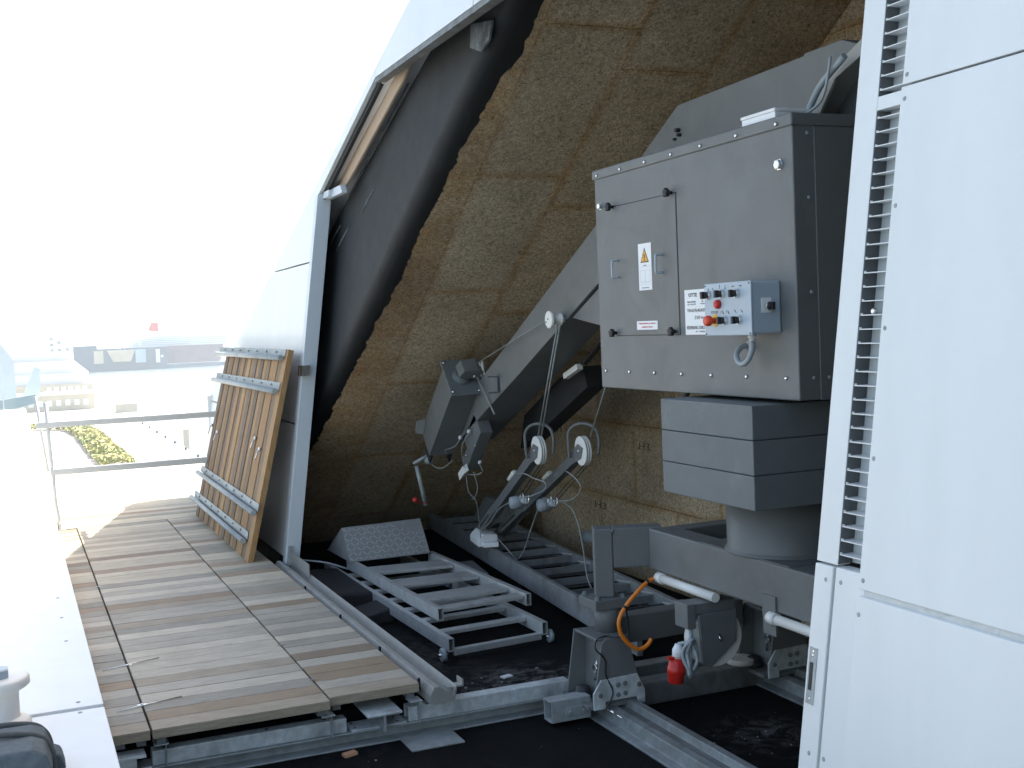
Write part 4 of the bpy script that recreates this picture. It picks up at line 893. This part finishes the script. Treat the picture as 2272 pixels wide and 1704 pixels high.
# hanging red power plug
t = thing('power_plug', (2.73, 4.70, .12), 'red industrial power plug hanging in a coil of grey cable', 'plug')
m = MB(); pc = Vector((2.730, 4.70, .075)); ax = Vector((.12, 0, 1)).normalized()
m.lathe(pc, ax, [(0, .030), (.004, .036), (.04, .038), (.045, .043), (.07, .043), (.075, .040), (.10, .038), (.115, .026)], 24); m.obox(pc + ax * .11 + Vector((-.03, 0, .01)), (.018, 0, 0), (0, .012, 0), (0, 0, .006)); m.build('plug_body', RED, t)
m = MB(); m.lathe(pc + ax * .115, ax, [(0, .025), (.04, .026), (.055, .018), (.065, .016)], 16); m.build('plug_collar', STICK, t)
m = MB(); cc = Vector((2.79, 4.655, .20)); path = [pc + ax * .18]
for k in range(34):
    a = math.radians(120 + k * 26); path.append(cc + Vector((.028 * math.cos(a) + .01 * math.sin(k * .7), .012 * math.sin(k * 1.3), .078 * math.sin(a))))
path.append(Vector((2.82, 4.70, .318))); m.tube(smooth_path(path, 3), .0085, 8); m.build('coiled_cable', CABLE, t)

# ================================================================== LADDERS
def hollow(m, p0, p1, wv, hv, tk=.004):
    wv, hv = Vector(wv), Vector(hv); p0, p1 = Vector(p0), Vector(p1)
    wn, hn = wv.normalized() * tk / 2, hv.normalized() * tk / 2
    for s in (-1, 1):
        m.bar(p0 + s * (wv - wn), p1 + s * (wv - wn), wn, hv); m.bar(p0 + s * (hv - hn), p1 + s * (hv - hn), wv - 2 * wn, hn)
t = thing('step_ladder', (2.7, 8.1, -.12), 'upper aluminium step ladder with chequer plate top step', 'ladder', 'aluminium step ladders')
fl, fr, bl_, br_ = Vector((2.44, 7.13, -.08)), Vector((3.085, 7.20, -.08)), Vector((2.375, 9.12, -.08)), Vector((3.02, 9.02, -.08))
for a, b in ((fl, bl_), (fr, br_)):
    m = MB(); hollow(m, a, b, (.018, 0, 0), (0, 0, .04)); m.build('stile', ALU, t)
for f, hw in ((.045, .055), (.215, .115), (.49, .115), (.765, .125)):
    a, b = fl.lerp(bl_, f) + Vector((.018, 0, .012)), fr.lerp(br_, f) + Vector((-.018, 0, .012))
    m = MB(); m.bar(a, b, (.003, hw, 0), (0, 0, .012)); m.build('rung', ALU, t, bevel=.004)
TREAD = mat('chequer_plate', (.34, .35, .35), .5, .2, .08, 10); TREADB = mat('chequer_bar_metal', (.50, .51, .50), .4, .2, .05, 10)
def chequer(nt_mat):
    nt = nt_mat.node_tree; b = nt.nodes['Principled BSDF']
    def wave(rot):
        v = mapping(nt, (1, 1, 1), rot); wv = nt.nodes.new('ShaderNodeTexBrick')
        wv.inputs['Scale'].default_value = 22; wv.inputs['Mortar Size'].default_value = .06; wv.inputs['Mortar Smooth'].default_value = .6
        nt.links.new(v, wv.inputs['Vector']); return wv.outputs['Fac']
    bump(nt, b, wave((math.radians(-40), 0, math.radians(45))), .8, .006)
chequer(TREAD)
m = MB(); s0, s1 = Vector((2.335, 8.93, -.035)), Vector((2.99, 8.93, -.035)); s2, s3 = Vector((2.975, 9.10, .215)), Vector((2.325, 9.10, .205))
m.prism([s0, s1, s2, s3], (0, .006, -.004)); tp = m.build('tread_plate', TREAD, t)
# diamonds of the chequer plate
m = MB(); du = (s1 - s0).normalized(); dv = (s3 - s0).normalized(); dn = du.cross(dv).normalized()
if dn.y > 0: dn = -dn
W, H = (s1 - s0).length, (s3 - s0).length; nx, nz = 17, 7
for i in range(nx):
    for j in range(nz):
        c = s0 + du * (W * (i + .5) / nx) + dv * (H * (j + .5) / nz) + dn * .001
        d = (du + dv).normalized() if (i + j) % 2 else (du - dv).normalized(); p_ = d.cross(dn)
        m.obox(c, d * .019, p_ * .0042, dn * .0022)
m.build('chequer_bars', TREADB, tp)
m = MB(); m.prism([s3, s2, s2 + Vector((-.02, .42, -.24)), s3 + Vector((-.02, .42, -.24))], (0, .006, .004)); m.build('tread_plate', TREAD, t)
m = MB(); m.prism([s0 + Vector((0, .03, 0)), s3, s3 + Vector((-.01, .42, -.24))], (.006, 0, 0)); m.build('tread_side', TREAD, t)
t = thing('step_ladder', (2.67, 8.0, FZ), 'lower wheeled aluminium step ladder beneath the other ladder', 'ladder', 'aluminium step ladders')
fl, fr, bl_, br_ = Vector((2.352, 6.70, -.165)), Vector((3.0, 6.76, -.165)), Vector((2.285, 9.5, -.165)), Vector((2.93, 9.5, -.165))
for a, b in ((fl, bl_), (fr, br_)):
    m = MB(); hollow(m, a, b, (.018, 0, 0), (0, 0, .04)); m.build('stile', ALU, t)
    d = b - a
    for f in (.25, .42, .6):
        p = a + d * f + Vector((-.01, 0, .04)); m = MB(); m.box(p.x - .012, p.x + .012, p.y - .012, p.y + .012, p.z, p.z + .005); m.build('stile_spacer', ALU, t)
for f in (.10, .22, .34, .46, .58, .70, .82):
    a, b = fl.lerp(bl_, f) + Vector((.018, 0, .01)), fr.lerp(br_, f) + Vector((-.018, 0, .01))
    m = MB(); m.bar(a, b, (.003, .04, 0), (0, 0, .012)); m.build('rung', ALU, t, bevel=.003)
m = MB(); m.bar(fl + Vector((.02, .03, -.05)), fr + Vector((-.02, .03, -.05)), (0, .022, 0), (0, 0, .02)); m.build('axle_bar', ALU, t, bevel=.004)
for p, s in ((fl, -1), (fr, 1)):
    c = p + Vector((s * .045, .03, -.06)); m = MB(); m.lathe(c - Vector((.014, 0, 0)), (1, 0, 0), [(0, .034), (.003, .042), (.025, .042), (.028, .034)], 24); wh = m.build('wheel', CABLE, t)
    m = MB(); m.cyl(c - Vector((.03, 0, 0)), c + Vector((.03, 0, 0)), .009, 10); m.build('axle_bolt', CHROME, wh)

# gangway platform
t = thing('work_platform', (3.6, 8.5, FZ), 'long dark work platform with many treads leaning down behind the step ladders', 'platform')
la, lb = Vector((3.30, 7.0, -.09)), Vector((3.625, 10.75, -.09)); dirp = (lb - la).normalized(); prp = Vector((dirp.y, -dirp.x, 0))
la = la - dirp * 1.1; ra, rb = la + prp * .50, lb + prp * .50
PLAT = mat('platform_grey_steel', (.26, .275, .285), .55, .3, .12, 9, .1, 100, (.17, .165, .15), 5, .45, .7)
PLATD = mat('dark_tread_bars', (.075, .078, .08), .6, .2, .15, 12)
for a, b in ((la, lb), (ra, rb)):
    m = MB(); m.bar(a, b, prp * .02, (0, 0, .075)); m.build('stile', PLAT, t, bevel=.006)
L = (lb - la).length; k = 0; s = .12
while s < L - .1:
    a = la + dirp * s + prp * .02; b = ra + dirp * s - prp * .02
    m = MB(); m.bar(a + Vector((0, 0, .045)), b + Vector((0, 0, .045)), dirp * .006, (0, 0, .005)); m.bar(a + dirp * .0 + Vector((0, 0, .02)), b + Vector((0, 0, .02)), dirp * .003, (0, 0, .02))
    m.build('tread_edge', PLAT, t)
    m = MB(); m.bar(a + dirp * .20 + Vector((0, 0, .025)), b + dirp * .20 + Vector((0, 0, .025)), dirp * .005, (0, 0, .005)); m.bar(a + dirp * .13 - Vector((0, 0, .02)), b + dirp * .13 - Vector((0, 0, .02)), dirp * .06, (0, 0, .004)); m.build('tread', PLATD, t)
    m = MB(); m.bar(b + Vector((0, 0, .062)) - prp * .002 - dirp * .02, b + dirp * .22 + Vector((0, 0, .03)) - prp * .002, prp * .004, (0, 0, .006)); m.build('tread_bracket', ALU, t)
    s += .372
m = MB(); m.box(la.x - .02, la.x + .06, la.y + .3, la.y + .5, FZ, -.166); m.box(rb.x - .3, rb.x, rb.y - .8, rb.y - .6, FZ, -.166); m.build('foot', BLACK, t)

# suspension stirrups with pulleys
def stirrup(top, foot, label, motor):
    t = thing('suspension_arm', foot, label, 'suspension arm', 'pulley arms over the work platform')
    top, foot = Vector(top), Vector(foot); d = (foot - top).normalized(); side = Vector((1, 0, 0)); side = (side - d * side.dot(d)).normalized(); up = side.cross(d)
    if up.z < 0: up = -up
    m = MB(); st = top + d * .12; L = (foot - st).length
    m.bar(st, st + d * L * .62, side * .030, up * .035); m.build('arm', PAINT, t, bevel=.003)
    m = MB(); a, b = st + d * L * .60 - side * .034, st + d * L
    m.bar(a, b - side * .034, side * .004, up * .03); m.bar(a + side * .07, b + side * .036, side * .004, up * .03)
    m.build('fork_plate', GALVD, t)
    m = MB(); m.bar(st + d * L * .70 - side * .040, st + d * L * .88 - side * .040, side * .001, up * .007); m.build('fork_slot', BLACK, t)
    m = MB(); m.lathe(top - side * .022, side, [(0, .094), (.003, .10), (.010, .10), (.013, .09), (.016, .09), (.019, .10), (.025, .10), (.028, .09), (.031, .09), (.034, .10), (.041, .10), (.044, .094)], 40); m.build('pulley', WPLAST, t)
    m = MB()
    for h0 in (-.0085, .0065): m.lathe(top + side * h0, side, [(0, .0915), (.003, .0925), (.006, .0915)], 40)
    m.build('pulley_groove', BLACK, t)
    m = MB(); a = top - side * .028; m.prism([a - d * .06, a + up * .055 + d * .01, a + up * .036 + d * .16, a - up * .036 + d * .16, a - up * .05 + d * .01], side * .005); m.build('cheek_plate', PAINT, t)
    m = MB(); m.lathe(top - side * .028, -side, [(0, .012), (.01, .011), (.014, .006)], 6); m.build('pulley_bolt', CHROME, t)
    zz = Vector((0, 0, 1)); yy = Vector((0, -1, 0)); o = top - side * .05
    m = MB(); m.tube(smooth_path([o + d * .13, o - yy * .115 + zz * .03, o - yy * .10 + zz * .13, o + yy * .0 + zz * .185 + side * .03, o + yy * .11 + zz * .165 + side * .08, o + yy * .14 + zz * .08 + side * .10, o + yy * .12 - zz * .02 + side * .10], 6), .011, 8); m.build('rope_guard_loop', PAINT, t)
    m = MB(); m.tube([top - up * .09 + d * .03, top + d * .75 - up * .12], .003, 5); m.tube([top - up * .095 + d * .0 + side * .02, top + d * .75 - up * .14 + side * .02], .003, 5); m.build('reeving_rope', DARK, t)
    c = Vector(motor); m = MB(); m.lathe(c - side * .06, side, [(0, .02), (.01, .045), (.09, .05), (.10, .03), (.13, .03)], 14); m.lathe(c + Vector((0, -.10, .02)), (0, -1, .2), [(0, .022), (.05, .03), (.07, .02)], 10); mo = m.build('switch_motor', CABLE, t)
    for k in range(2):
        m = MB(); cc = c + Vector((0, -.09 - .10 * k, .045)); m.tube([cc + Vector((.005 * math.sin(a), .028 * math.cos(a), .036 * math.sin(a))) for a in [i * math.pi / 7 for i in range(14)]], .006, 6, True); m.build('clamp_ring', CHROME, mo)
    m = MB(); q = st + d * L * .30 + up * .055 - side * .02; m.lathe(q - d * .09, d, [(0, .014), (.03, .02), (.06, .018), (.14, .018), (.16, .012)], 12); m.build('sensor', WPLAST, t)
    return t
stirrup((3.35, 7.53, .87), (3.47, 9.1, .03), 'left pulley arm with white pulley over the work platform', (3.36, 7.98, .45))
stirrup((3.5, 7.14, .886), (3.62, 9.02, .03), 'right pulley arm with white pulley nearer the crane cabinet', (3.5, 7.80, .44))
for pts, lab in (([(3.35, 7.93, .665), (3.33, 7.75, .685), (3.33, 7.6, .67), (3.34, 7.43, .655), (3.35, 7.47, .60), (3.35, 7.7, .53), (3.35, 7.92, .487), (3.35, 8.3, .366), (3.34, 8.48, .24), (3.34, 8.66, .152), (3.42, 8.9, .06)], 'pale cable looping along the left pulley arm'),
                 ([(3.5, 7.62, .668), (3.5, 7.475, .722), (3.5, 7.29, .691), (3.5, 7.198, .626), (3.5, 7.327, .54), (3.5, 7.56, .497), (3.46, 7.75, .50)], 'pale cable bulging out beside the right pulley arm'),
                 ([(3.5, 7.75, .49), (3.55, 7.66, .479), (3.55, 7.48, .455), (3.55, 7.38, .38), (3.55, 7.33, .28), (3.55, 7.30, .185), (3.55, 7.25, .0), (3.56, 7.15, -.12)], 'pale cable dropping from the right pulley arm to the platform'),
                 ([(3.5, 8.78, .06), (3.5, 8.56, -.0), (3.5, 8.42, -.045), (3.5, 8.33, -.04), (3.5, 8.2, .065), (3.5, 8.05, .25), (3.5, 7.9, .42)], 'pale cable sagging in a loop onto the platform treads')):
    m = MB(); m.tube(smooth_path(pts, 7), .0045, 7); tag(m.build('pale_cable', CABLEP, loc=pts[0]), lab, 'cable')
m = MB(); m.prism([(3.33, 8.74, .0), (3.50, 8.74, .0), (3.50, 8.74, .085), (3.38, 8.74, .10), (3.33, 8.74, .055)], (.03, .26, .01)); m.obox((3.42, 8.70, .02), (.06, -.02, 0), (.01, .03, .0), (0, 0, .02))
tag(m.build('junction_box', STICK, loc=(3.42, 8.85, 0), bevel=.008), 'crumpled white junction box at the foot of the left pulley arm', 'box')
m = MB(); m.lathe((2.85, 8.82, .395), (0, 0, 1), [(0, .008), (.01, .02), (.024, .022), (.036, .014), (.042, .004)], 14); m.tube([(2.85, 8.82, .40), (2.97, 8.88, .37)], .004, 6)
tag(m.build('red_knob', RED, loc=(2.85, 8.82, .41)), 'small red ball knob beside the crank rod', 'knob')
m = MB(); m.prism([(3.80, 9.75, -.01), (4.10, 9.75, -.01), (4.16, 9.75, .09), (4.08, 9.75, .20), (3.93, 9.75, .19)], (.0, .35, 0))
tag(m.build('grey_foot_block', PLAT, loc=(4, 10, -.01), bevel=.01), 'grey faceted block behind the far end of the platform', 'block')
m = MB(); m.tube([(4.13, 8.45, .05), (4.16, 8.05, .05)], .045, 12); m.tube([(4.13, 8.38, .05), (4.13, 8.37, .05)], .05, 12)
tag(m.build('grey_cylinder', CABLE, loc=(4.14, 8.2, .05)), 'grey cylinder lying at the foot of the brown wall', 'cylinder')
m = MB(); m.tube(smooth_path([(2.0, 9.25, -.03), (2.2, 9.15, -.06), (2.36, 9.1, -.12)], 4), .008, 6); tag(m.build('thin_rod', GALV, loc=(2.1, 9.2, -.06)), 'thin pale rod between the white jamb and the step ladder', 'rod')
m = MB(); m.prism([(3.04, 8.75, FZ), (3.34, 8.55, FZ), (3.42, 9.1, FZ), (3.10, 9.15, FZ)], (0, 0, .10)); tag(m.build('grey_mat', PLAT, loc=(3.2, 8.9, FZ), bevel=.02), 'grey folded sheet between step ladder and platform', 'sheet')

# ================================================================== LEFT FOREGROUND: guide roller and canvas bag
t = thing('plastic_guide_roller', (-.15, 5.7, .06), 'large white plastic guide roller with hexagon bolt on the coping', 'roller')
m = MB(); m.lathe((-.150, 5.70, .06), (0, 0, 1), [(0, .15), (.022, .15), (.034, .135), (.045, .11), (.05, .103), (.155, .103), (.165, .115), (.18, .142), (.19, .152), (.215, .152), (.226, .143), (.232, .12), (.234, .05)], 48); m.build('roller_body', WPLAST, t)
m = MB(); m.lathe((-.135, 5.66, .294), (0, 0, 1), [(0, .058), (.035, .058), (.04, .05)], 6); m.build('hexagon_bolt', CBOX, t)
t = thing('canvas_bag', (-.1, 5.05, .06), 'dark grey canvas bag with webbing trim in the near left corner', 'bag')
def rr(y, w0, h, zc): return [(x, y, z) for x, z in ((w0[0], .062), (w0[0], zc + h * .6), (w0[0] + .06, zc + h), (w0[1] - .07, zc + h * .98), (w0[1] - .02, zc + h * .86), (w0[1], zc + h * .5), (w0[1] - .005, .062))]
m = MB(); m.loft(rr(4.72, (-.55, .062), .20, .05), rr(5.16, (-.55, .066), .17, .05)); m.build('bag_body', CANVAS, t, bevel=.016, seg=3)
m = MB(); m.box(-.55, .066, 5.0, 5.005, .06, .061); m.tube([(-.55, 4.715, .16), (-.1, 4.712, .165), (.055, 4.715, .16)], .005, 6); m.build('seam', WEB, t)
m = MB(); m.tube(smooth_path([(-.55, 5.17, .215), (-.2, 5.175, .222), (-.02, 5.175, .21), (.045, 5.17, .17), (.066, 5.165, .10), (.066, 5.16, .065)], 6), .013, 8); m.build('piping', WEB, t)
m = MB(); m.tube(smooth_path([(-.55, 4.96, .245), (-.2, 4.96, .25), (-.02, 4.96, .235), (.05, 4.96, .19), (.075, 4.955, .11), (.07, 4.95, .065)], 6), .012, 8); m.build('webbing', WEB, t)
m = MB(); m.prism([(.02, 5.10, .07), (.10, 5.06, .07), (.112, 5.03, .10), (.10, 5.04, .15), (.03, 5.09, .17)], (.0, -.11, -.01)); m.build('side_flap', CANVAS, t, bevel=.012)

# ================================================================== HAZE
hz = MB(); hz.box(-4600, 4600, -700, 5200, -27, 120)
m_ = bpy.data.materials.new('haze_air'); m_.use_nodes = True; n_ = m_.node_tree; n_.nodes.remove(n_.nodes['Principled BSDF'])
pv = n_.nodes.new('ShaderNodeVolumePrincipled'); pv.inputs['Color'].default_value = (.84, .93, 1, 1); pv.inputs['Density'].default_value = .0003; pv.inputs['Anisotropy'].default_value = .3
n_.links.new(pv.outputs[0], n_.nodes['Material Output'].inputs['Volume'])
h = hz.build('haze', m_); h['kind'] = 'stuff'
